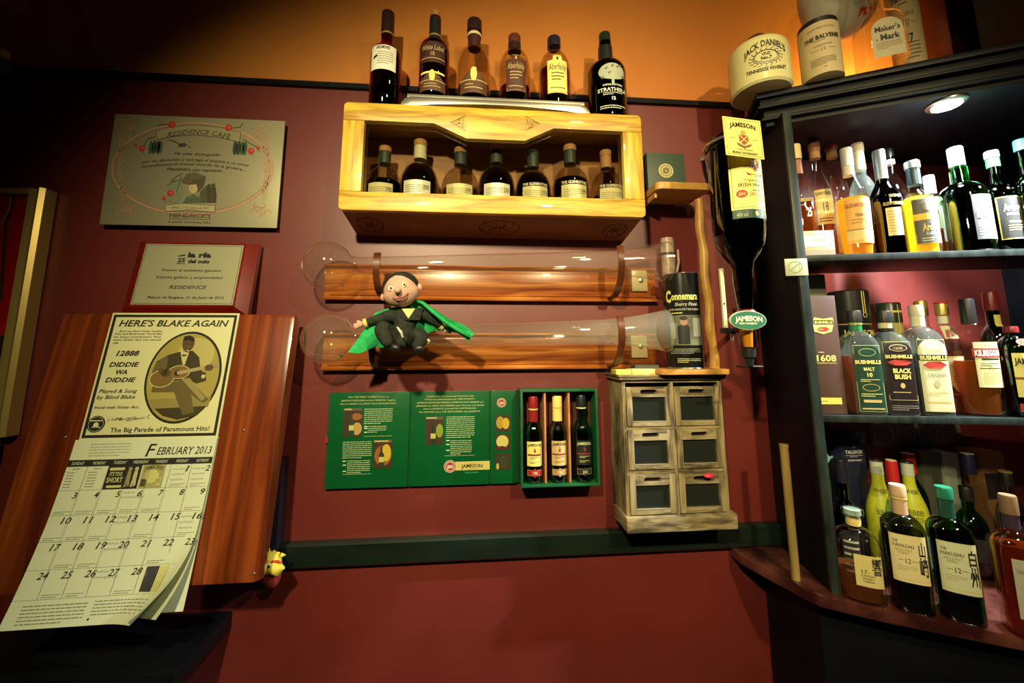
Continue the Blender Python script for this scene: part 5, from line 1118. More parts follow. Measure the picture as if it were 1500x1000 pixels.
bt = bottle('huge upside-down dark whiskey bottle with a yellow label on a wall dispenser', (bx, -dB, zb_top), HB, rB, PF, DG, DARKW, .93, (pbr((.25, .03, .02), .3), .97, 1.005, .33),
            [(fz(vM), fz(vT), 2.05, YELL, 'rect', jl, .22), (fz(vL), fz(vM), 2.0, pbr((.02, .07, .03), .5), 'rect', [('t', '40% vol.', -.33, .4, .4, .2, pbr((.6, .6, .4), .5), dict(ital=True)), ('r', .05, .3, .42, .8, pbr((.5, .42, .2), .5)), ('t', 'IRELAND', .24, .55, .35, .3, INK), ('e', -.05, .5, .04, .3, LG)], .22)], flip=True, name='dispenser_bottle')
dp = thing('wall_dispenser', 'wall mounted optic dispenser with a cream measuring strip, yellow valve and black tap', 'dispenser', (bx, -.1, zb_bot))
MB().tube([(bx + (rB + .004) * math.cos(a), -dB + (rB + .004) * math.sin(a), zb_top - .014) for a in np.linspace(-PI * .62 - PI * .1, -PI * 1.62 - PI * .1, 28)], .0032, SILVER, 10).build('top_hoop', dp)
MB().tube([(bx - .03, -dB + .062, zb_top - .014), (bx + .02, -.10, zb_top - .014), (bx + .09, -.006, zb_top - .02)], .0045, pbr((.03, .03, .03), .4), 10).build('bracket_arm', dp)
wx = on(1085, 330, 0)[0]; MB().box(wx - .02, wx + .02, -.006, -.001, zb_bot - .05, zb_top + .03, DARKW, .002).build('back_rail', dp)
a = on(1052, 393, dB - .03); c = on(1069, 480, dB - .03)
MB().box(a[0] + .002, a[0] + .010, a[1] - .003, a[1] + .003, c[2], a[2], pbr((.72, .74, .45), .4), .0008).build('measure_strip', dp)
MB().ball((a[0] + .006, a[1] - .0034, (a[2] * .4 + c[2] * .6)), (.0022, .0008, .0022), BLACK, 12, 6).build('strip_mark', dp)
MB().box(a[0] - .002, a[0] + .022, a[1] - .008, a[1] + .008, c[2] - .012, c[2], BLACK, .002).lathe([(.003, -.026), (.003, -.012)], (a[0] + .018, a[1] - .002, c[2]), SILVER, 12).build('lever_block', dp)
MB().lathe([(.017, .010), (.020, .006), (.020, .000), (.017, -.004)], (bx, -dB, zb_bot), pbr((.22, .03, .02), .25), 28).build('collar_ring', dp)
zs0 = on(1090, 487, dB)[2]; zs1 = on(1090, 508, dB)[2]; zn = on(1090, 533, dB)[2]
MB().lathe([(.0175, zb_bot - .004 - zs0), (.017, 0), (.0175, zs1 - zs0)], (bx, -dB, zs0), glassy((.75, .50, .40), base=.08), 28).build('measure_chamber', dp)
MB().lathe([(.0085, zs1 - zs0), (.010, .001), (.013, .004), (.0085, .006)], (bx, -dB, zs0), pbr((.85, .70, .05), .35), 24).build('yellow_valve', dp)
MB().lathe([(.0065, zn - zs1 - .004), (.0085, zn - zs1 + .010), (.0125, zn - zs1 + .014), (.0135, 0)], (bx, -dB, zs1), BLACK, 24).build('black_nozzle', dp)
MB().tube([(bx - .028, -dB, zn - .004), (bx + .027, -dB, zn - .006)], .0024, BLACK, 10).build('push_bar', dp)
MB().tube([(bx, -dB + .012, zb_bot - .02), (bx + .06, -.12, zb_bot - .02), (bx + .13, -.006, zb_bot - .02)], .007, BLACK, 10).build('support_arm', dp)
G = Frame((0, -dB - .024, 0), crop=(940, 340, 4.762)); c = G.loc(744, 614); rx = (G.loc(873, 614)[0] - G.loc(615, 614)[0]) / 2; rz_ = (G.loc(744, 546)[1] - G.loc(744, 681)[1]) / 2
sg = thing('oval_sign', 'oval green sign with cream border on the neck of the upside-down bottle', 'sign', (c[0], -dB - .024, c[1]))
ov = MB(); ov.lathe([(1, 0), (1, .0035), (.97, .0045)], (0, 0, 0), pbr((.55, .58, .36), .4), 48, 'y'); ov.v = [(c[0] + x * rx, -dB - .0195 + y, c[1] + z * rz_) for x, y, z in ov.v]; ov.build('plate', sg)
G.o = np.array([0, -dB - .0242, 0]); G.D.ell(c[0], c[1], rx * .95, rz_ * .92, pbr((.03, .16, .08), .35), 0)
G.t('JAMESON', 650, 842, 605, 34, pbr((.80, .78, .48), .5), 2, bold=.045, arc=8); G.t('IRISH WHISKEY', 678, 808, 636, 15, pbr((.75, .72, .4), .5), 2, bold=.02); G.build('sign_print', sg)
# yellow card clipped on the bottle
G = Frame((0, -dB - .075, 0), crop=(930, 150, 5)); q = G.loc
cv = [q(640, 98), q(918, 137), q(948, 416), q(672, 384)]; cx_ = sum(p_[0] for p_ in cv) / 4; cz_ = sum(p_[1] for p_ in cv) / 4
cdm = thing('square_card', 'square yellow whiskey card tilted in front of the upside-down bottle', 'sign', (cx_, -dB - .075, cz_))
wv = (np.array(cv[1]) - np.array(cv[0]) + np.array(cv[2]) - np.array(cv[3])) / 2; hv_ = (np.array(cv[0]) - np.array(cv[3]) + np.array(cv[1]) - np.array(cv[2])) / 2
def cmap(x, y, l=0): pp_ = np.array([cx_, cz_]) + wv * x + hv_ * y; return (pp_[0], -dB - .0752 - l * .0002, pp_[1])
MB().box(-.5, .5, -.0018, 0, -.5, .5, YELL, 0, lambda p_: Vector((cx_ + wv[0] * p_.x + hv_[0] * p_.z, -dB - .0732 + p_.y, cz_ + wv[1] * p_.x + hv_[1] * p_.z))).build('card', cdm)
Dk = Dec(); draw_label(Dk, 1, -.5, 1, None, 'rect', [('b', .04, .008, INK), ('t', 'JAMESON', 0, .80, .115, .70, INK, dict(bold=.03, arc=.05)), ('p', [(-.12, .56), (.12, .56), (.12, .40), (0, .31), (-.12, .40)], pbr((.38, .06, .03), .6)), ('e', 0, .62, .07, .07, pbr((.45, .32, .08), .6)), ('ln', [(-.10, .54), (.10, .36)], .02, YELL), ('ln', [(.10, .54), (-.10, .36)], .02, YELL),
    ('p', [(-.20, .36), (0, .28), (.20, .36), (.17, .29), (0, .22), (-.17, .29)], pbr((.20, .12, .04), .6)), ('t', 'Established', -.28, .47, .03, .16, INK), ('t', 'Since 1780', .28, .47, .03, .16, INK), ('t', 'Triple Distilled', 0, .19, .045, .42, INK, dict(ital=True)), ('t', 'IRISH WHISKEY', 0, .10, .055, .68, INK, dict(bold=.02))])
Dk.build('card_print', cmap, cdm)
MB().tube([(cx_, -dB - .0735, cz_ - .01), (cx_ + .003, -dB - .064, cz_ - .012), (cx_, -dB - rB - .0005, cz_ - .018)], .0022, BLACK, 8).build('clip', cdm)

# ------------------------------------------------------------------ right hand shelves: bottles placed on the angled shelves
def US(u, v, vt, w, t, z): return fit(u, v, vt, w, ushelf(t), UN, z)
def UC(u, v, vt, w):
    p_ = hit(u, v, (0, 0, ZC), (0, 0, 1)); return fit(u, v, vt, w, p_, (0, 1, 0), ZC)
TOPG = dict(group='bottles on the upper bar shelf', rz=-.42); MIDG = dict(group='bottles on the middle bar shelf', rz=-.30); LOWG = dict(group='bottles on the bar counter', rz=-.62)
ORL = glassy((.98, .52, .05), base=.05, body=.5); AMR = glassy((.55, .14, .03), base=.05, body=.3); YLL = glassy((.98, .74, .10), base=.05, body=.5); GOLDT = pbr((.70, .55, .18), .45); DGT = pbr((.02, .02, .018), .4)
CREAMC = pbr((.78, .74, .50), .5); WHT = pbr((.80, .80, .74), .5); ORG = pbr((.82, .42, .08), .5); SILC = pbr((.70, .72, .72), .35, .4)
swan = mkp(.46, .76, .34, .93, .85, .82, (.93, .10))
# upper shelf
p, h, r = US(1181, 376, 213, 46, .085, ZS1)
bottle('swan necked clear bottle with gold cork and number 25, furthest left on the upper shelf', p, h, r, swan, CLEAR, AMR, .50, (pbr((.72, .55, .25), .5), .87, 1.0, .40),
       [(.30, .54, 1.3, None, 'rect', [('t', 'GLENMORANGIE', 0, .80, .12, .98, GOLDT, dict(bold=.03)), ('l', -.4, .4, .66, .6, 1, GOLDT), ('t', '25', .15, .38, .3, .26, WHT, dict(bold=.03))])], neck=[('neck_band', .74, .86, .37, pbr((.35, .12, .04), .5))], **TOPG)
p, h, r = US(1210, 376, 209, 46, .125, ZS1)
bottle('clear bottle with reddish stopper and gold label behind the light wooden box', p, h, r, mkp(.46, .78, .33, .93, .7), CLEAR, AMR, .52, (pbr((.30, .10, .05), .5), .92, 1.0, .42),
       [(.30, .58, 1.2, GOLDT, 'rect', [('t', 'GLENMORANGIE', 0, .88, .10, .9, INK), ('r', -.5, .30, .5, .72, pbr((.85, .72, .35), .4)), ('t', '18', 0, .5, .25, .3, INK), ('l', -.4, .4, .2, .05, 2, INK)])], neck=[('cork_collar', .86, .92, .38, CORK)], **TOPG)
p, h, r = US(1236, 376, 207, 42, .165, ZS1)
bottle('clear bottle with a bright red topped cork at the back of the upper shelf', p, h, r, mkp(.55, .72, .40, .93, .4), CLEAR, ORL, .36, (pbr((.45, .03, .03), .5), .93, 1.0, .48), [(.1, .4, 1.2, ORG, 'rect', [])], neck=[('cork_collar', .86, .93, .42, CORK)], **TOPG)
# wooden box in front
G = Frame(U0 + UN * .012, UD, (0, 0, 1), (1130, 180, 4.76)); q = G.loc
a0 = max(q(165, 840)[0], .0175); a1 = q(442, 840)[0]; zz1 = q(160, 756)[1]; zz1b = q(440, 765)[1]
wb = thing('bottle_plinth', 'light wooden presentation block with a cream label at the left of the upper shelf', 'box', tuple(G.o + UD * (a0 + a1) / 2 + np.array([0, 0, ZS1])))
LW2 = noisy('light_wood', (.55, .38, .20), (.70, .52, .30), (10, 10, 50), rough=.45)
o_ = G.o.copy()
MB().box(a0, a1, 0, .030, ZS1 + .0005, max(zz1, zz1b), LW2, .0012, lambda p_: Vector(o_ + UD * p_.x + UN * p_.y + np.array([0, 0, p_.z]))).build('block', wb)
MB().box(a0 + .001, a1 - .001, -.0008, 0, ZS1 + .001, ZS1 + .014, pbr((.30, .24, .16), .5), 0, lambda p_: Vector(o_ + UD * p_.x + UN * p_.y + np.array([0, 0, p_.z]))).build('base_strip', wb)
G.rect(215, 785, 402, 862, CREAMC, 1); G.t('25 YEARS', 290, 375, 815, 14, INK); G.build('plinth_label', wb)
p, h, r = US(1258, 376, 218, 52, .035, ZS1)
bottle('bright orange whisky in a swan necked bottle with orange label and silver capsule, upper shelf', p, h, r, swan, CLEAR, ORL, .52, (SILC, .83, 1.0, .38),
       [(.10, .50, 1.75, ORG, 'rect', [('b', .02, .01, GOLDT), ('t', 'GLENMORANGIE', 0, .84, .09, .92, pbr((.35, .08, .02), .5), dict(bold=.02)), ('t', 'ORIGINAL', 0, .62, .07, .34, INK), ('l', -.3, .3, .55, .42, 2, pbr((.4, .15, .03), .5)), ('r', -.5, .08, .5, .30, GOLDT), ('r', -.5, .29, .5, .31, INK)])],
       neck=[('neck_capsule', .74, .83, .37, pbr((.75, .62, .50), .4))], **TOPG)
p, h, r = US(1276, 375, 211, 42, .115, ZS1)
bottle('clear bottle with tall cream neck capsule behind the orange whisky on the upper shelf', p, h, r, mkp(.55, .72, .42, .93, .4), CLEARG, AMBL, .3, (pbr((.62, .52, .35), .5), .93, 1.0, .49), [(.15, .5, 1.3, CREAMC, 'rect', [])], neck=[('neck_capsule', .77, .93, .45, CREAMC)], **TOPG)
p, h, r = US(1307, 374, 221, 52, .045, ZS1)
bottle('dark swan necked bottle with a square gold speckled label and long pewter capsule', p, h, r, mkp(.50, .72, .36, .93, .8, .9), glassy((.04, .05, .05), base=.10), glassy((.20, .05, .02)), .30, (pbr((.30, .36, .38), .35, .5), .72, 1.0, .39),
       [(.17, .42, .95, pbr((.72, .60, .28), .5), 'rect', [('l', -.4, .4, .92, .1, 8, pbr((.45, .33, .10), .5))]), (.44, .54, 1.4, None, 'rect', [('t', 'SIGNET', .1, .9, .28, .6, GOLDT), ('t', 'GLENMORANGIE', 0, .2, .3, .95, GOLDT)], .1)], **TOPG)
p, h, r = US(1322, 374, 219, 46, .135, ZS1)
bottle('clear bottle with black top and pale neck band behind the dark swan necked bottle', p, h, r, mkp(.55, .78, .33, .93, .7), CLEAR, AMBL, .4, (BLACK, .93, 1.0, .38), [(.15, .45, 1.3, WHT, 'rect', [])], neck=[('neck_band', .86, .90, .36, CREAMC)], **TOPG)
ARD = [('r', -.5, .52, .5, .66, pbr((.85, .62, .06), .5)), ('t', 'Ardbeg', .08, .36, .16, .66, GOLDT, dict(bold=.04)), ('t', 'BLASDA', .05, .22, .07, .4, WHT), ('l', -.3, .3, .14, .04, 2, WHT), ('b', .02, .012, GOLDT), ('e', 0, .82, .16, .10, pbr((.25, .25, .22), .5))]
p, h, r = US(1355, 374, 237, 54, .03, ZS1)
bottle('pale yellow whisky with an ornate black and yellow label and silver capped black neck', p, h, r, mkp(.52, .68, .37, .93, .6), CLEAR, YLL, .60, (pbr((.55, .62, .66), .35, .5), .92, 1.0, .47), [(.09, .56, 1.6, pbr((.10, .10, .085), .45), 'rect', ARD)], neck=[('neck_foil', .74, .92, .42, pbr((.02, .05, .07), .35))], **TOPG)
p, h, r = US(1377, 373, 258, 36, .085, ZS1)
bottle('slim pale bottle with a white capsule between the yellow whisky and the speckled green bottle', p, h, r, mkp(.6, .78, .45, .93, .4), CLEAR, AMR, .32, (pbr((.85, .86, .85), .4), .78, 1.0, .52), [(.34, .72, 1.5, WHT, 'rect', [('t', 'X', -.1, .5, .2, .15, INK)])], **TOPG)
GRNG = glassy((.25, .70, .25), base=.12)
p, h, r = US(1423, 370, 217, 78, .04, ZS1)
bottle('large green bottle with silver capsule and a slanted grey label on the upper shelf', p, h, r, mkp(.52, .66, .33, .93, .15), GRNG, glassy((.05, .08, .02)), .52, (pbr((.70, .74, .78), .3, .5), .82, 1.0, .34),
       [(.10, .50, 1.15, pbr((.14, .15, .155), .6), 'rect', [('t', 'Ardbeg', -.05, .90, .07, .3, WHT), ('t', 'GALILEO', 0, .56, .16, .78, WHT, dict(rot=.14, bold=.03, serif=False)), ('l', -.4, .4, .30, .08, 4, WHT), ('p', [(-.05, .74), (.05, .74), (0, .80)], WHT)], .35)], neck=[('neck_bulge', .66, .80, .40, GRNG)], **TOPG)
p, h, r = US(1477, 367, 222, 54, .05, ZS1)
bottle('dark green bottle with a bright green neck ring and a black label edged in gold', p, h, r, mkp(.55, .68, .36, .93, .3), glassy((.05, .25, .10), base=.10), glassy((.03, .04, .02)), .5, (pbr((.45, .55, .50), .3, .5), .93, 1.0, .46),
       [(.12, .52, 1.6, pbr((.03, .03, .03), .4), 'rect', [('b', .0, .05, pbr((.70, .55, .10), .4)), ('t', 'Ardbeg', .05, .74, .16, .66, WHT, dict(bold=.03)), ('t', 'UIGEADAIL', .05, .58, .06, .5, WHT), ('r', -.15, .38, .45, .42, GOLDT), ('l', -.2, .4, .34, .18, 3, GOLDT)])], neck=[('neck_ring', .84, .93, .42, pbr((.05, .60, .06), .35))], **TOPG)
p, h, r = US(1524, 364, 205, 56, .03, ZS1)
bottle('dark green bottle with teal cap cut off at the right of the upper shelf', p, h, r, mkp(.55, .68, .36, .93, .3), glassy((.04, .20, .08), base=.10), glassy((.03, .04, .02)), .5, (pbr((.10, .25, .25), .3, .3), .90, 1.0, .46), [(.12, .5, 1.4, DGT, 'rect', [('b', .0, .04, GOLDT)])], **TOPG)
# shelf ticket and grey card behind
G = Frame(U0 - UN * .0045, UD, (0, 0, 1), (0, 0, 1)); q = G.loc; o_ = G.o.copy()
def ub(x0_, x1_, y0_, y1_, z0_, z1_, m, bev=.0006, oo=None):
    oo = o_ if oo is None else oo; return MB().box(x0_, x1_, y0_, y1_, z0_, z1_, m, bev, lambda p_: Vector(oo + UD * p_.x + UN * p_.y + np.array([0, 0, p_.z])))
a0, a1 = q(1149, 390)[0], q(1182, 390)[0]; zz1, zz0 = q(1165, 379)[1], q(1165, 404)[1]
tk = thing('shelf_ticket', 'small pale square ticket fixed to the left end of the upper shelf edge', 'label', tuple(o_ + UD * a0 + np.array([0, 0, zz0])))
ub(a0, a1, -.003, -.0005, zz0, zz1, pbr((.42, .46, .28), .5)).build('ticket', tk); G.o = o_ - UN * .0032; G.ring(1165, 391, 9, 8, 1.2, (.2, .24, .12), 1); G.line([(1158, 396), (1172, 385)], 1.2, (.2, .24, .12), 1); G.build('ticket_print', tk)

# middle shelf
BU_ = pbr((.10, .055, .042), .4); G = Frame(U0 + UN * .010, UD, (0, 0, 1), (1150, 400, 4.545)); q = G.loc; o_ = G.o.copy()
a0 = (q(120, 150)[0] + q(195, 945)[0]) / 2; a1 = (q(338, 150)[0] + q(410, 940)[0]) / 2; a0 = max(a0, .0165); zt5 = q(230, 150)[1]
bbx = thing('whiskey_carton', 'tall brown whiskey carton with a gold crest at the left end of the middle shelf', 'box', tuple(o_ + UD * a0 + np.array([0, 0, ZS2])))
ub(a0, a1, 0, .070, ZS2 + .0005, zt5, BU_, .0008).build('carton', bbx)
G.o = o_ - UN * .0001; RB_ = pbr((.50, .05, .03), .5)
def crest(G, cx, cy, k, word='BUSHMILLS'):
    G.poly([(cx - 66 * k, cy - 30 * k), (cx - 60 * k, cy - 44 * k), (cx, cy - 34 * k), (cx + 60 * k, cy - 44 * k), (cx + 66 * k, cy - 30 * k), (cx + 66 * k, cy + 12 * k), (cx + 58 * k, cy + 50 * k), (cx, cy + 68 * k), (cx - 58 * k, cy + 50 * k), (cx - 66 * k, cy + 12 * k)], YELL, 1)
    G.rect(cx - 64 * k, cy - 26 * k, cx + 64 * k, cy + 4 * k, INK, 1.5); G.t(word, cx - 58 * k, cx + 58 * k, cy - 11 * k, 17 * k, YELL, 3, bold=.03)
    G.poly([(cx - 44 * k, cy + 34 * k), (cx - 20 * k, cy + 20 * k), (cx + 20 * k, cy + 20 * k), (cx + 44 * k, cy + 34 * k), (cx + 20 * k, cy + 50 * k), (cx - 20 * k, cy + 50 * k)], RB_, 1.6)
    G.lines(cx - 30 * k, cx + 30 * k, cy + 30 * k, cy + 40 * k, 1, YELL, 3, .5)
crest(G, 253, 338, 1); G.t('1608', 207, 338, 565, 42, YELL, bold=.02); G.lines(220, 320, 522, 530, 1, YELL, 3, .5); G.t('ANNIVERSARY EDITION', 210, 340, 598, 9, YELL); G.rect(223, 828, 378, 872, pbr((.62, .58, .10), .5), 1); G.lines(235, 350, 845, 855, 1, (.3, .28, .05), 2, .5); G.build('carton_print', bbx)
o2 = U0 + UN * .12; G = Frame(o2, UD, (0, 0, 1), (0, 0, 1)); q = G.loc
gcb = thing('grey_carton', 'plain grey olive carton standing behind the brown whiskey carton', 'box', tuple(o2 + np.array([0, 0, ZS2])))
ub(max(q(1170, 415)[0], .0165), q(1211, 430)[0], 0, .04, ZS2 + .0005, min(q(1190, 402)[1], ZS1 - .016), pbr((.16, .17, .11), .5), .001, o2).build('carton', gcb)
BK = lambda word, bgc, ac, sub: [('b', .02, .014, ac), ('o', 0, .885, .30, .055, .02, ac), ('r', -.5, .70, .5, .78, INK, 1.5), ('t', 'BUSHMILLS', 0, .74, .055, .92, YELL, dict(bold=.04))] + ([] if sub == 'MALT' else [('p', [(-.42, .64), (-.2, .685), (.2, .685), (.42, .64), (.2, .59), (-.2, .59)], RB_)])
p, h, r = US(1268, 607, 455, 52, .030, ZS2)
BG1 = pbr((.015, .055, .03), .4)
bottle('clear square shouldered whiskey with dark green arched label and black cap beside the brown carton', p, h, r, mkp(.62, .80, .36, .92, .3), CLEARG, glassy((.65, .20, .04), base=.04, body=.3), .56, (BLACK, .89, 1.0, .46),
       [(.03, .66, 1.72, BG1, 'arch', BK('', BG1, pbr((.45, .55, .20), .5), 'MALT') + [('t', 'MALT', 0, .635, .05, .4, YELL, dict(bold=.03)), ('t', '10', 0, .55, .06, .2, YELL, dict(bold=.03)), ('l', -.35, .35, .49, .44, 2, YELL), ('o', 0, .36, .30, .05, .02, LG), ('l', -.38, .38, .28, .22, 2, YELL), ('r', -.32, .14, .32, .18, LG), ('r', -.4, .04, .4, .06, LG)])],
       neck=[('neck_foil', .80, .885, .40, pbr((.02, .20, .06), .3)), ('neck_ring', .855, .875, .43, GOLDP)], sect=SQR, **MIDG)
p, h, r = US(1262, 605, 427, 62, .135, ZS2)
tt = thing('round_gift_tin', 'wide black gift tin with a gold seal strip behind the green labelled whiskey', 'tin', p)
def plain_tin(t, p, h, r, m, items, shift=-.5):
    MB().lathe([(r, .001), (r, h * .72), (r + .001, h * .725), (r + .001, h - .003), (r * .97, h)], p, m, 48).build('tin_body', t)
    D = Dec(); draw_label(D, r * 1.8, 0, h, None, 'rect', items)
    D.build('tin_print', lambda x, y, l: (p[0] + (r + .0018 + l * .0002) * math.sin(x / r + shift), p[1] - (r + .0018 + l * .0002) * math.cos(x / r + shift), p[2] + y), t)
plain_tin(tt, p, h, r, pbr((.016, .016, .016), .3), [('t', 'JAMESON', .1, .63, .045, .95, YELL, dict(bold=.03)), ('r', .20, .80, .23, .985, GOLDT), ('r', .27, .80, .30, .985, GOLDT), ('o', .25, .78, .06, .02, .02, GOLDT), ('r', -.5, .70, .5, .705, GOLDT)])
p, h, r = US(1313, 607, 456, 56, .030, ZS2)
BG2 = pbr((.02, .012, .012), .4)
bottle('clear whiskey bottle with a black arched label reading black bush on the middle shelf', p, h, r, mkp(.62, .80, .36, .92, .3), CLEARG, glassy((.22, .04, .015), base=.04), .30, (BLACK, .89, 1.0, .46),
       [(.14, .70, 1.72, BG2, 'arch', BK('', BG2, GOLDT, 'x') + [('t', '1608', 0, .88, .05, .3, LG), ('t', 'BLACK', .04, .50, .075, .62, YELL, dict(bold=.04)), ('t', 'BUSH', .04, .40, .075, .55, YELL, dict(bold=.04)), ('e', 0, .25, .08, .045, LG), ('l', -.35, .35, .16, .12, 1, LG)]), (.03, .12, 1.72, BG2, 'rect', [('l', -.45, .45, .8, .2, 3, pbr((.3, .3, .28), .5))])],
       neck=[('neck_foil', .80, .885, .40, pbr((.60, .55, .30), .35)), ('collar', .80, .83, .46, BLACK)], sect=SQR, **MIDG)
p, h, r = US(1320, 605, 444, 40, .135, ZS2)
t2 = thing('slim_gift_tin', 'slim black and gold banded gift tin behind the black labelled whiskey', 'tin', p)
plain_tin(t2, p, h, r, pbr((.02, .03, .022), .3), [('r', -.5, .90, .5, .92, GOLDT), ('r', -.5, .60, .5, .80, pbr((.40, .36, .12), .4)), ('r', .22, .62, .26, .98, GOLDT)])
p, h, r = US(1363, 607, 447, 58, .030, ZS2)
CR3 = pbr((.70, .72, .46), .5)
bottle('clear whiskey bottle with a cream arched label reading original on the middle shelf', p, h, r, mkp(.62, .80, .36, .92, .3), CLEARG, glassy((.22, .04, .02), base=.04), .55, (pbr((.60, .60, .40), .4), .90, 1.0, .42),
       [(.04, .68, 1.72, CR3, 'arch', BK('', CR3, GOLDT, 'x') + [('t', 'ORIGINAL', .04, .50, .045, .66, pbr((.25, .22, .1), .5)), ('e', 0, .38, .10, .05, pbr((.55, .5, .25), .5)), ('l', -.35, .35, .28, .22, 2, GOLDT), ('r', -.45, .12, .45, .14, GOLDT)])],
       neck=[('neck_foil', .80, .90, .41, pbr((.70, .68, .48), .4))], sect=SQR, **MIDG)
p, h, r = US(1371, 606, 441, 44, .115, ZS2)
bottle('whiskey bottle with a plain gold cap behind the cream labelled original bottle', p, h, r, mkp(.60, .76, .44, .93, .5), CLEARG, AMB, .5, (GOLDP, .86, 1.0, .50), [(.15, .5, 1.4, CR3, 'rect', [])], **MIDG)
p, h, r = US(1402, 606, 443, 44, .075, ZS2)
bottle('whiskey bottle with gold cap, red striped neck paper and an orange shield label', p, h, r, mkp(.58, .78, .44, .93, .4), CLEAR, AMR, .55, (GOLDP, .88, 1.0, .52),
       [(.16, .50, 1.4, pbr((.60, .30, .06), .45), 'shield', [('r', -.5, .78, .5, 1.0, LG), ('t', 'POWERS', -.12, .89, .13, .8, pbr((.85, .80, .55), .5), dict(bold=.04)), ('o', -.1, .62, .12, .04, .02, RB_), ('l', -.35, .35, .5, .3, 3, pbr((.25, .08, .02), .5)), ('b', .01, .02, GOLDT)]), (.66, .78, 1.2, CREAMC, 'rect', [('p', [(-.4, .1), (-.2, .1), (-.1, .7), (-.3, .7)], RB_), ('p', [(-.1, .2), (.1, .2), (.2, .8), (0, .8)], RB_), ('p', [(.2, .3), (.35, .3), (.45, .9), (.3, .9)], RB_)])], neck=[('neck_paper', .80, .87, .47, CREAMC), ('red_top', .985, 1.0, .53, pbr((.5, .03, .02), .4))], **MIDG)
p, h, r = US(1441, 607, 438, 80, .030, ZS2)
bottle('broad clear whiskey bottle with a cream label and red banner under a black neck', p, h, r, mkp(.66, .78, .30, .93, .1), CLEAR, glassy((.60, .20, .04), base=.04, body=.35), .46, (BLACK, .78, 1.0, .33),
       [(.24, .62, 1.35, pbr((.74, .74, .36), .5), 'rect', [('r', -.56, .66, .54, .86, pbr((.42, .04, .03), .5), 2), ('t', 'KILBEGGAN', 0, .76, .13, 1.0, WHT, dict(bold=.04)), ('t', 'EST. 1757', 0, .93, .05, .3, INK), ('r', -.3, .60, .4, .64, INK), ('l', -.35, .35, .55, .46, 2, INK), ('o', 0, .42, .10, .035, .015, INK), ('r', -.4, .41, .4, .425, INK), ('l', -.30, .30, .36, .08, 8, pbr((.45, .42, .18), .6))], .25)], sect=OVAL, **MIDG)
p, h, r = US(1478, 606, 428, 50, .105, ZS2)
bottle('tall green bottle with a dark red neck capsule and yellow neck strip at the back', p, h, r, mkp(.58, .72, .48, .93, .5), glassy((.06, .45, .15), base=.08), glassy((.02, .08, .02)), .5, (pbr((.22, .02, .02), .3), .84, 1.0, .52), [(.70, .80, .5, YELL, 'rect', [])], **MIDG)
p, h, r = US(1502, 608, 478, 60, .020, ZS2)
bottle('green whiskey bottle with yellow label and red seal, rightmost on the middle shelf', p, h, r, mkp(.72, .90, .36, .97, .3), GREENG, glassy((.01, .04, .012)), .6, (pbr((.22, .02, .02), .3), .93, 1.0, .42),
       [(.22, .70, 1.7, YELL, 'rect', [('t', 'JAMESON', 0, .82, .14, .9, INK, dict(bold=.03)), ('e', .02, .62, .04, .05, RB_), ('r', -.5, .40, .5, .45, pbr((.3, .08, .03), .5)), ('t', '12', .1, .28, .12, .12, INK), ('l', -.3, .3, .16, .06, 2, INK)]), (.06, .15, 1.7, RB_, 'rect', [('t', '1780', .1, .5, .5, .2, YELL)]), (.78, .86, .8, RB_, 'oval', [('t', '12', 0, .5, .5, .3, YELL)])], **MIDG)
# socket strip on the wall
G = Frame((0, -.010, 0), crop=(1190, 600, 4.839)); q = G.loc; a0 = q(420, 170)[0]; a1 = q(1060, 170)[0]; z1_, z0_ = q(740, 95)[1], q(740, 247)[1]
SOCK = pbr((.17, .14, .10), .4); so = thing('socket_strip', 'brownish strip of four wall sockets under the middle shelf', 'socket', ((a0 + a1) / 2, 0, z0_))
MB().box(a0, a1, -.008, -.001, z0_, z1_, SOCK, .002).build('frame', so)
for k in range(4):
    w = (a1 - a0) / 4; c = a0 + w * (k + .5); e1 = MB().box(c - w * .46, c + w * .46, -.0105, -.008, z0_ + .004, z1_ - .003, SOCK, .001).build('socket_plate', so)
    MB().lathe([(w * .33, 0), (w * .34, .0015), (w * .30, .0018), (w * .28, -.0005), (w * .02, -.0005)], (c, -.0106, (z0_ + z1_) / 2), pbr((.12, .10, .07), .35), 32, 'y').build('socket_well', e1)

# counter row
KA = pbr((.76, .66, .34), .5); KB = pbr((.66, .68, .42), .5)
HIBG = glassy((.92, .93, .88), base=.07, edge=.8)
p, h, r = UC(1262, 872, 742, 73)
hib = bottle('faceted clear whisky bottle with a glass stopper, leftmost in the front row on the counter', p, h, r, mkp(.58, .78, .30, .86, .2, .95), HIBG, glassy((.55, .20, .06), base=.04, body=.25), .32, (GOLDT, .80, .88, .33),
       [(.20, .54, 1.15, pbr((.70, .60, .24), .5), 'rect', [('t', '17', -.18, .48, .12, .2, INK), ('l', -.1, .08, .46, .44, 1, INK), ('t', 'SUNTORY', -.06, .36, .06, .5, INK), ('t', 'WHISKY', -.06, .27, .06, .44, INK), ('t', 'HIBIKI', -.06, .18, .06, .38, INK), ('t', '響', .28, .66, .42, .36, INK, dict(bold=.01)), ('b', .01, .006, LG)], .30)], sect=Sect(3.2, .9), **LOWG)
MB().lathe([(r * .30, 0), (r * .44, h * .03), (r * .48, h * .05), (r * .48, h * .115), (r * .40, h * .13)], p + np.array([0, 0, h * .87]), glassy((.85, .92, .84), base=.25, edge=.7), 10).build('glass_stopper', hib)
MB().lathe([(r * .38, h * .05), (r * .38, h * .11)], p + np.array([0, 0, h * .87]), pbr((.55, .60, .52), .4), 16).build('stopper_core', hib)
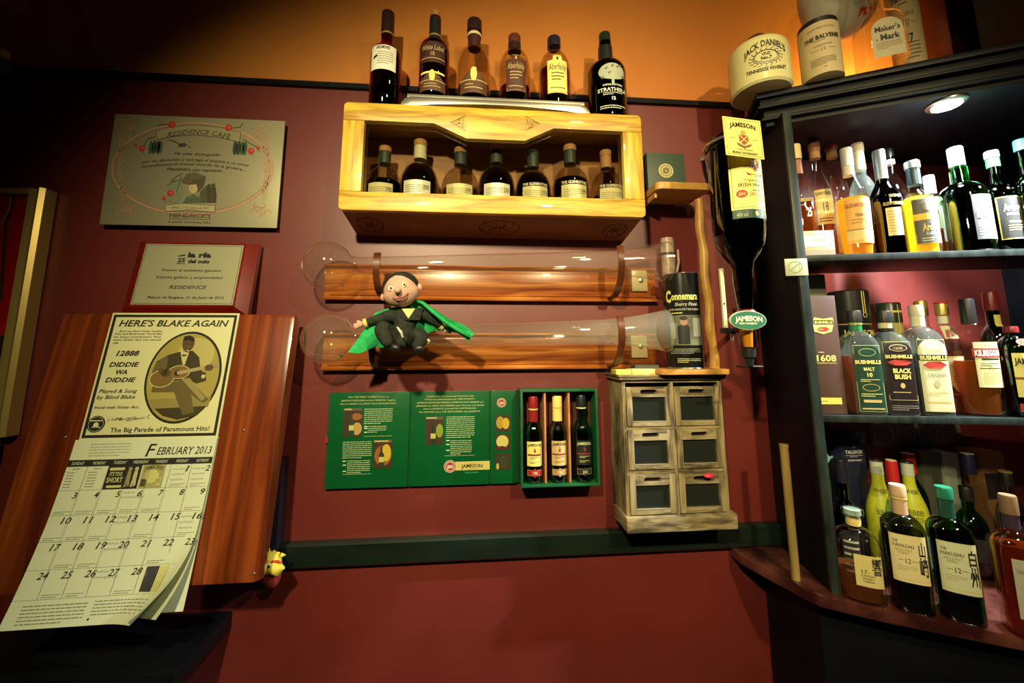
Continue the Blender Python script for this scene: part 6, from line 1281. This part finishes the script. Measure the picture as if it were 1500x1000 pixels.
jp = lambda nm, a, b_, c_: [('t', 'THE', -.34, .86, .06, .14, c_), ('t', nm, -.14, .77, .07, .56, c_), ('t', 'SINGLE MALT', -.14, .68, .05, .44, pbr((.35, .32, .18), .5)), ('t', 'WHISKY', -.16, .62, .05, .3, pbr((.35, .32, .18), .5)), ('t', '12', -.06, .46, .10, .15, INK), ('r', -.30, .455, -.18, .465, c_), ('r', .04, .455, .2, .465, c_), ('l', -.35, .15, .36, .24, 3, pbr((.45, .42, .24), .5)), ('t', a, .34, .72, .24, .20, INK, dict(bold=.02)), ('t', b_, .34, .36, .30, .24, INK, dict(bold=.02)), ('b', .015, .006, LG), ('r', -.5, .06, .5, .07, LG)]
p, h, r = UC(1336, 888, 709, 66)
bottle('dark tan necked square whisky bottle with cream label and two large black characters', p, h, r, mkp(.64, .76, .34, .90, .3, .95), glassy((.35, .40, .30), base=.10), glassy((.06, .02, .008), base=.05), .62, (pbr((.62, .42, .26), .35), .91, 1.0, .42),
       [(.24, .62, 1.72, KA, 'rect', jp('YAMAZAKI', '山', '崎', INK))], sect=Sect(3.2, .9), neck=[('neck_sleeve', .76, .89, .385, pbr((.58, .38, .22), .45)), ('neck_ring', .885, .905, .42, GOLDT)], **LOWG)
p, h, r = UC(1408, 902, 712, 72)
bottle('green square whisky bottle with a pale label and two large black characters', p, h, r, mkp(.64, .76, .34, .90, .3, .95), glassy((.06, .42, .16), base=.10), glassy((.01, .04, .02), base=.05), .62, (pbr((.02, .20, .11), .3), .91, 1.0, .42),
       [(.22, .60, 1.72, KB, 'rect', jp('HAKUSHU', '白', '州', INK))], sect=Sect(3.2, .9), neck=[('neck_sleeve', .76, .905, .385, pbr((.015, .07, .05), .35))], **LOWG)
p, h, r = UC(1508, 928, 724, 78)
bottle('amber whisky bottle with brown stopper and grey white label, at the lower right', p, h, r, mkp(.60, .74, .34, .90, .3, .95), glassy((.75, .60, .50), base=.10), glassy((.55, .12, .03), base=.05, body=.3), .64, (pbr((.24, .14, .07), .45), .86, 1.0, .40),
       [(.14, .56, 1.5, pbr((.46, .46, .36), .5), 'rect', [('t', 'NIKKA', -.2, .80, .07, .4, pbr((.3, .3, .2), .5)), ('t', '余', .25, .5, .3, .26, INK), ('b', .02, .008, LG), ('l', -.3, .2, .3, .15, 3, INK)], .2)], sect=Sect(3.2, .9), neck=[('neck_sleeve', .76, .86, .37, pbr((.05, .03, .06), .4))], **LOWG)
# second row on the counter (placed by depth)
def UD2(u, vt, w, d): return fitw(u, 800, vt, w, d, ZC)
p, h, r = UD2(1427, 712, 56, .17)
bottle('dark green bottle with a ribbed black cap behind the green square whisky bottle', p, h, r, mkp(.50, .74, .36, .90, .4), glassy((.03, .40, .12), base=.10), glassy((.01, .04, .01)), .5, (BLACK, .84, 1.0, .42), [(.2, .45, 1.5, DGT, 'rect', [])], **LOWG)
YG2 = glassy((.75, .80, .10), base=.06); YLM = pbr((.62, .66, .04), .35)
for u, vt, w, dsc in ((1298, 672, 50, 'behind the faceted bottle'), (1344, 675, 50, 'behind the tan necked bottle')):
    p, h, r = UD2(u, vt, w, .145)
    bottle('bright yellow whisky bottle with white capped neck, ' + dsc, p, h, r, mkp(.50, .80, .40, .93, .8), YLM, None, .5, (BLACK, .985, 1.0, .43),
           [(.45, .60, 1.3, None, 'rect', [('t', 'BLENDED', 0, .7, .3, .7, INK), ('t', 'SCOTCH', 0, .3, .3, .6, INK)]), (.70, .76, 1.4, None, 'rect', [('t', 'WHISKY', 0, .5, .6, .7, INK)])], neck=[('neck_capsule', .87, .984, .43, pbr((.60, .64, .50), .45))], **LOWG)
for u, vt, w, d, dsc in ((1321, 674, 40, .195, 'between the two bright yellow bottles'), (1347, 664, 48, .07, 'at the very back beside the grey carton')):
    p, h, r = UD2(u, vt, w, d)
    bottle('bottle with a bright red neck capsule, ' + dsc, p, h, r, mkp(.52, .74, .40, .90, .5), CLEARG if d > .1 else glassy((.03, .30, .1), base=.08), AMB, .5, (pbr((.55, .02, .02), .35), .80, 1.0, .50), [(.2, .45, 1.5, CREAMC, 'rect', [])], neck=[('cork_top', 1.0, 1.004, .45, CREAMC)], **LOWG)
# navy carton hanging in the left corner of the lower bay: stands on a crate of dark bottles
G = Frame((0, -.11, 0), crop=(1190, 600, 4.839)); q = G.loc; a0, a1 = q(40, 300)[0], q(372, 300)[0]; am = q(205, 300)[0]; z1_ = q(205, 160)[1]; zmid = q(205, 460)[1]
tc_ = thing('navy_whisky_carton', 'navy blue whisky carton with a pale jagged motif, left in the lower bay', 'box', ((am + a1) / 2, -.09, ZC))
yoff = -.11
ang = math.radians(-8)
MB().box(am, a1, yoff, -.02, ZC + .0005, z1_, noisy('navy_card', (.010, .012, .035), (.016, .020, .05), (9, 9, 9), rough=.4), .0008).build('carton', tc_)
AQ = pbr((.20, .48, .42), .5); G.o = np.array([0, yoff - .0003, 0])
G.t('TALISKER', 230, 355, 297, 24, WHT, bold=.02); G.rect(235, 322, 355, 324, WHT, 1); G.t('SINGLE MALT', 265, 320, 331, 7, WHT); G.t('SCOTCH WHISKY', 250, 348, 357, 12, WHT, bold=.02); G.poly([(275, 265), (292, 250), (310, 265), (292, 275)], pbr((.10, .14, .20), .5), 1)
for pts in ([(285, 160), (345, 165), (350, 245)], [(310, 165), (355, 250)], [(335, 160), (365, 160), (362, 245)], [(320, 175), (365, 185)], [(340, 235), (368, 200)]): G.line(pts, 3, AQ, 2)
G.build('carton_print', tc_)
a0 = max(a0, .795)
sd = thing('black_carton', 'black carton with ragged turquoise splashes left of the navy carton', 'box', ((a0 + am) / 2, -.06, ZC))
MB().box(a0, am - .002, -.085, -.02, ZC + .0005, z1_ - .002, BLACKPAINT, .0008).build('carton', sd)
G2_ = Frame((0, -.0853, 0), crop=(1190, 600, 4.839))
G2_.poly([(70, 210), (80, 220), (78, 260), (95, 240), (104, 255), (96, 300), (120, 330), (150, 320), (155, 335), (130, 345), (110, 378), (98, 370), (104, 345), (85, 320), (80, 280)], AQ, 1); G2_.build('splash_print', sd)
p, h, r = UD2(1245, 672, 40, .160)
bottle('dark bottle with navy cap and green neck in front of the navy carton', p, h, r, mkp(.50, .66, .36, .90, .4), glassy((.06, .10, .06), base=.10), glassy((.25, .01, .01)), .5, (pbr((.015, .015, .03), .3), .80, 1.0, .50), [(.12, .42, 1.4, pbr((.04, .035, .05), .45), 'rect', [('l', -.4, .4, .8, .3, 3, WHT)])], **LOWG)
p, h, r = UD2(1220, 700, 30, .120)
bottle('small dark red bottle beside the shelf panel in the left corner of the counter', p, h, r, mkp(.55, .72, .36, .90, .4), glassy((.5, .03, .03), base=.08), glassy((.5, .02, .02)), .55, (pbr((.05, .12, .06), .3), .84, 1.0, .46), [(.2, .4, 1.4, pbr((.25, .20, .10), .5), 'rect', [])], **LOWG)
# cartons at the back
for nm, u0, u1, vt, d, m_, lab in (('grey_green_carton', 1353, 1382, 662, .055, pbr((.10, .11, .07), .5), 'dark olive carton at the back of the counter beside the red capped bottle'), ('pale_green_carton', 1384, 1408, 664, .06, pbr((.30, .36, .24), .5), 'pale grey green carton at the back of the counter'), ('brown_carton', 1440, 1475, 662, .07, pbr((.26, .12, .035), .5), 'brown orange carton at the back right of the counter')):
    a0, a1 = on(u0, 700, d)[0], on(u1, 700, d)[0]; zt6 = on((u0 + u1) / 2, vt, d)[2]
    t = thing(nm, lab, 'box', ((a0 + a1) / 2, -d, ZC)); MB().box(a0, a1, -d, -.012, ZC + .0005, zt6, m_, .001).build('carton', t)
    if nm == 'brown_carton':
        MB().box(a0 + .006, a1 - .006, -d - .0006, -d, zt6 - .11, zt6 - .05, INK).build('dark_panel', t)
    if nm == 'pale_green_carton': MB().box(a0 + .004, a0 + .012, -d - .0005, -d, zt6 - .2, zt6 - .01, pbr((.36, .42, .29), .5)).build('front_strip', t)
p, h, r = UD2(1437, 664, 50, .150)
bottle('clear sloping shouldered bottle with a navy cap in front of the brown carton', p, h, r, mkp(.42, .76, .36, .93, .8), CLEAR, AMB, .3, (pbr((.012, .012, .045), .3), .82, 1.0, .46), [], neck=[('silver_top', 1.0, 1.004, .46, SILC)], **LOWG)
p, h, r = UD2(1490, 690, 50, .140)
bottle('dark bottle with a thin gold cap ring at the right of the lower bay', p, h, r, mkp(.50, .74, .36, .93, .5), glassy((.5, .5, .48), base=.12), glassy((.15, .05, .02)), .5, (BLACK, .84, 1.0, .46), [(.2, .45, 1.4, DGT, 'rect', [])], neck=[('gold_ring', .99, 1.004, .47, GOLDP)], **LOWG)

# ------------------------------------------------------------------ things on top of the cornice
def UT(u, v, vt, w, d): return fitw(u, v, vt, w, d, ZT)
p, h, r = UT(1116, 150, 70, 92, .165)
JUGM = noisy('cream_glaze', (.66, .62, .28), (.72, .68, .34), (8, 8, 8), rough=.3, coat=.3)
jg = thing('stoneware_jug', 'cream stoneware whiskey jug with a dark handle at the left end of the cornice', 'jug', p)
zJ = h
jug = MB(); jp_ = [(.93, 0), (1, .04), (1, .78), (.97, .86), (.86, .93), (.66, .975), (.3, 1.0)]
jug.lathe([(a_ * r, b_2 * zJ) for a_, b_2 in jp_], p, JUGM, 48).build('jug_body', jg)
hp = [p + np.array([-r * .62 + r * 1.24 * k / 12, -r * .25, zJ * .93 + .022 * math.sin(PI * k / 12) + .002]) for k in range(13)]
MB().tube(hp, [.006 + .003 * math.sin(PI * k / 12) for k in range(13)], pbr((.06, .025, .02), .35), 12).build('handle', jg)
MB().lathe([(.010, zJ * .98), (.010, zJ + .010), (.013, zJ + .011), (.013, zJ + .020), (.008, zJ + .022)], p + np.array([r * .45, 0, -.004]), pbr((.09, .06, .04), .4), 20).build('stopper', jg)
Dk = Dec()
Dk.text("JACK DANIEL'S", 0, zJ * .63, zJ * .12, INK, 2, w=r * 1.35, arc=zJ * .13, bold=.02); Dk.text('TENNESSEE WHISKEY', 0, zJ * .22, zJ * .065, INK, 2, w=r * 1.30, arc=-zJ * .03, bold=.02)
Dk.ring(0, zJ * .45, r * .36, zJ * .11, .0012, INK, 1); Dk.text('OLD', 0, zJ * .50, zJ * .05, INK, 2, w=r * .26, bold=.03); Dk.text('No.7', 0, zJ * .42, zJ * .06, INK, 2, w=r * .34, bold=.03)
for k in range(18): a_ = 2 * PI * k / 18; Dk.ring(r * .46 * math.cos(a_), zJ * .44 + zJ * .155 * math.sin(a_), r * .07, zJ * .03, .0011, INK, 1, a_, a_ + 4.4, 10)
Dk.build('jug_print', lambda x, y, l: (p[0] + (r * prof_r(jp_, y / zJ) + .0004 + l * .0002) * math.sin(x / r - .42), p[1] - (r * prof_r(jp_, y / zJ) + .0004 + l * .0002) * math.cos(x / r - .42), p[2] + y), jg)
TUBC = noisy('cream_paper_tube', (.52, .42, .22), (.58, .48, .26), (6, 6, 6), rough=.5); PR = pbr((.22, .15, .07), .6)
def tube_tin(name, lab, p, h, r, items, shift, lid=True):
    t = thing(name, lab, 'tin', p)
    MB().lathe([(r, 0), (r, h - .012), (r * .98, h - .012)], p, TUBC, 48).build('tube_body', t)
    MB().lathe([(r * .97, 0), (r * .97, .012), (r * .9, .013)], p + np.array([0, 0, h - .0119]), BLACK, 48).build('lid', t)
    D = Dec(); draw_label(D, r * 2, 0, h, None, 'rect', items)
    D.build('tube_print', lambda x, y, l: (p[0] + (r + .0005 + l * .0002) * math.sin(x / r + shift), p[1] - (r + .0005 + l * .0002) * math.cos(x / r + shift), p[2] + y), t)
BAL = lambda yr: [('t', 'SINGLE MALT SCOTCH', 0, .80, .03, .66, PR), ('t', 'THE BALVENIE', 0, .64, .075, .88, INK, dict(bold=.02)), ('l', -.2, .2, .59, .56, 1, PR), ('t', 'DOUBLEWOOD', 0, .49, .03, .42, PR), ('t', yr, 0, .42, .05, .1, PR), ('r', -.3, .415, -.1, .42, PR), ('r', .1, .415, .3, .42, PR), ('l', -.32, .28, .28, .14, 5, PR), ('r', -.05, .10, .05, .107, INK)]
p, h, r = UT(1206, 122, 41, 62, .225)
tube_tin('balsa_gift_tube'.replace('balsa_', 'cream_'), 'cream whisky gift tube with black lid and dark lettering beside the stoneware jug', p, h, r, BAL('12'), -.60)
p, h, r = UT(1331, 78, -60, 50, .235)
tube_tin('cream_gift_tube', 'tall cream whisky gift tube with number 17 reaching past the top of the picture', p, h, r, [(('t', '17') + i_[2:] if i_[1] == '12' else i_) for i_ in BAL('12')] + [('t', '17', 0, .30, .07, .2, INK, dict(bold=.02))], -.70)
p, h, r = UT(1292, 98, -60, 66, .275)
bottle("square clear bourbon bottle, empty, with a paper label, between the two cream tubes", p, h, r, mkp(.34, .52, .30, .93, .7), glassy((.95, .93, .88), base=.08, edge=.8), None, .3, (pbr((.35, .02, .02), .4), .90, 1.0, .34),
       [(.02, .345, 1.45, pbr((.50, .45, .27), .55), 'arch', [('t', "Maker's", 0, .72, .13, .80, INK, dict(bold=.02)), ('t', 'Mark', .06, .50, .15, .62, INK, dict(bold=.03)), ('l', -.4, .4, .38, .18, 4, PR), ('e', -.36, .45, .03, .03, PR)])], sect=SQR, rz=-.45)
p, h, r = UT(1425, 62, -60, 60, .20)
a0, a1 = on(1392, 50, .215)[0], on(1434, 50, .215)[0]
rb = thing('red_gift_box', 'dark red gift box with faint gold scrolls at the right of the cornice top', 'box', ((a0 + a1) / 2, -.2, ZT))
MB().box(a0, a1, -.215, -.155, ZT + .0005, ZT + .33, noisy('red_foil_box', (.05, .004, .005), (.09, .007, .008), (8, 8, 8), rough=.3), .0012).build('box_body', rb)
Dk = Dec()
for k in range(9): Dk.ring(a0 + .024 + .010 * math.sin(k * 2.1), ZT + .04 + .018 * k, .011, .013, .0014, pbr((.45, .20, .12), .4, .3), 1, k, k + 4.2)
Dk.build('scroll_print', lambda x, y, l: (x, -.2153, y), rb)
# white and red racing helmet shaped bag behind
hcn = on(1226, 2, .15); HW = noisy('white_nylon', (.40, .40, .30), (.50, .50, .38), (20, 20, 20), rough=.5)
hl_ = thing('inflated_cushion', 'white glossy cushion shaped bag with red stripes behind the cream tube', 'bag', tuple(hcn))
hb2 = MB(); hb2.ball((0, 0, 0), (.100, .060, .112), HW, 36, 20); hb2.v = [(hcn[0] + x, hcn[1] + y * 1.0, hcn[2] + z * (1 - .25 * (x / .1))) for x, y, z in hb2.v]; hb2.build('bag_body', hl_, True)
def hmap(x, y, l=0):
    X, Z = x / .100, y / .112; k = math.sqrt(max(.02, 1 - X * X - Z * Z)); return (hcn[0] + x, hcn[1] - .060 * k - .0008 - l * .0003, hcn[2] + y * (1 - .25 * X))
Dk = Dec(); RDS = pbr((.50, .015, .012), .4)
def ribbon(pts, w, m, lay=1):
    fine = []
    for i_ in range(len(pts) - 1):
        for k in range(6): f_ = k / 6; fine.append((pts[i_][0] * (1 - f_) + pts[i_ + 1][0] * f_, pts[i_][1] * (1 - f_) + pts[i_ + 1][1] * f_))
    Dk.line(fine + [pts[-1]], w, m, lay)
ribbon([(-.050, .030), (-.062, -.012), (-.040, -.030), (.0, -.026), (.055, -.012)], .013, RDS); ribbon([(.035, -.036), (.062, -.030)], .004, RDS)
Dk.text('PDI', .028, -.070, .015, RDS, 2, w=.046, serif=False, bold=.05, ital=True, rot=.18); Dk.build('bag_print', hmap, hl_)
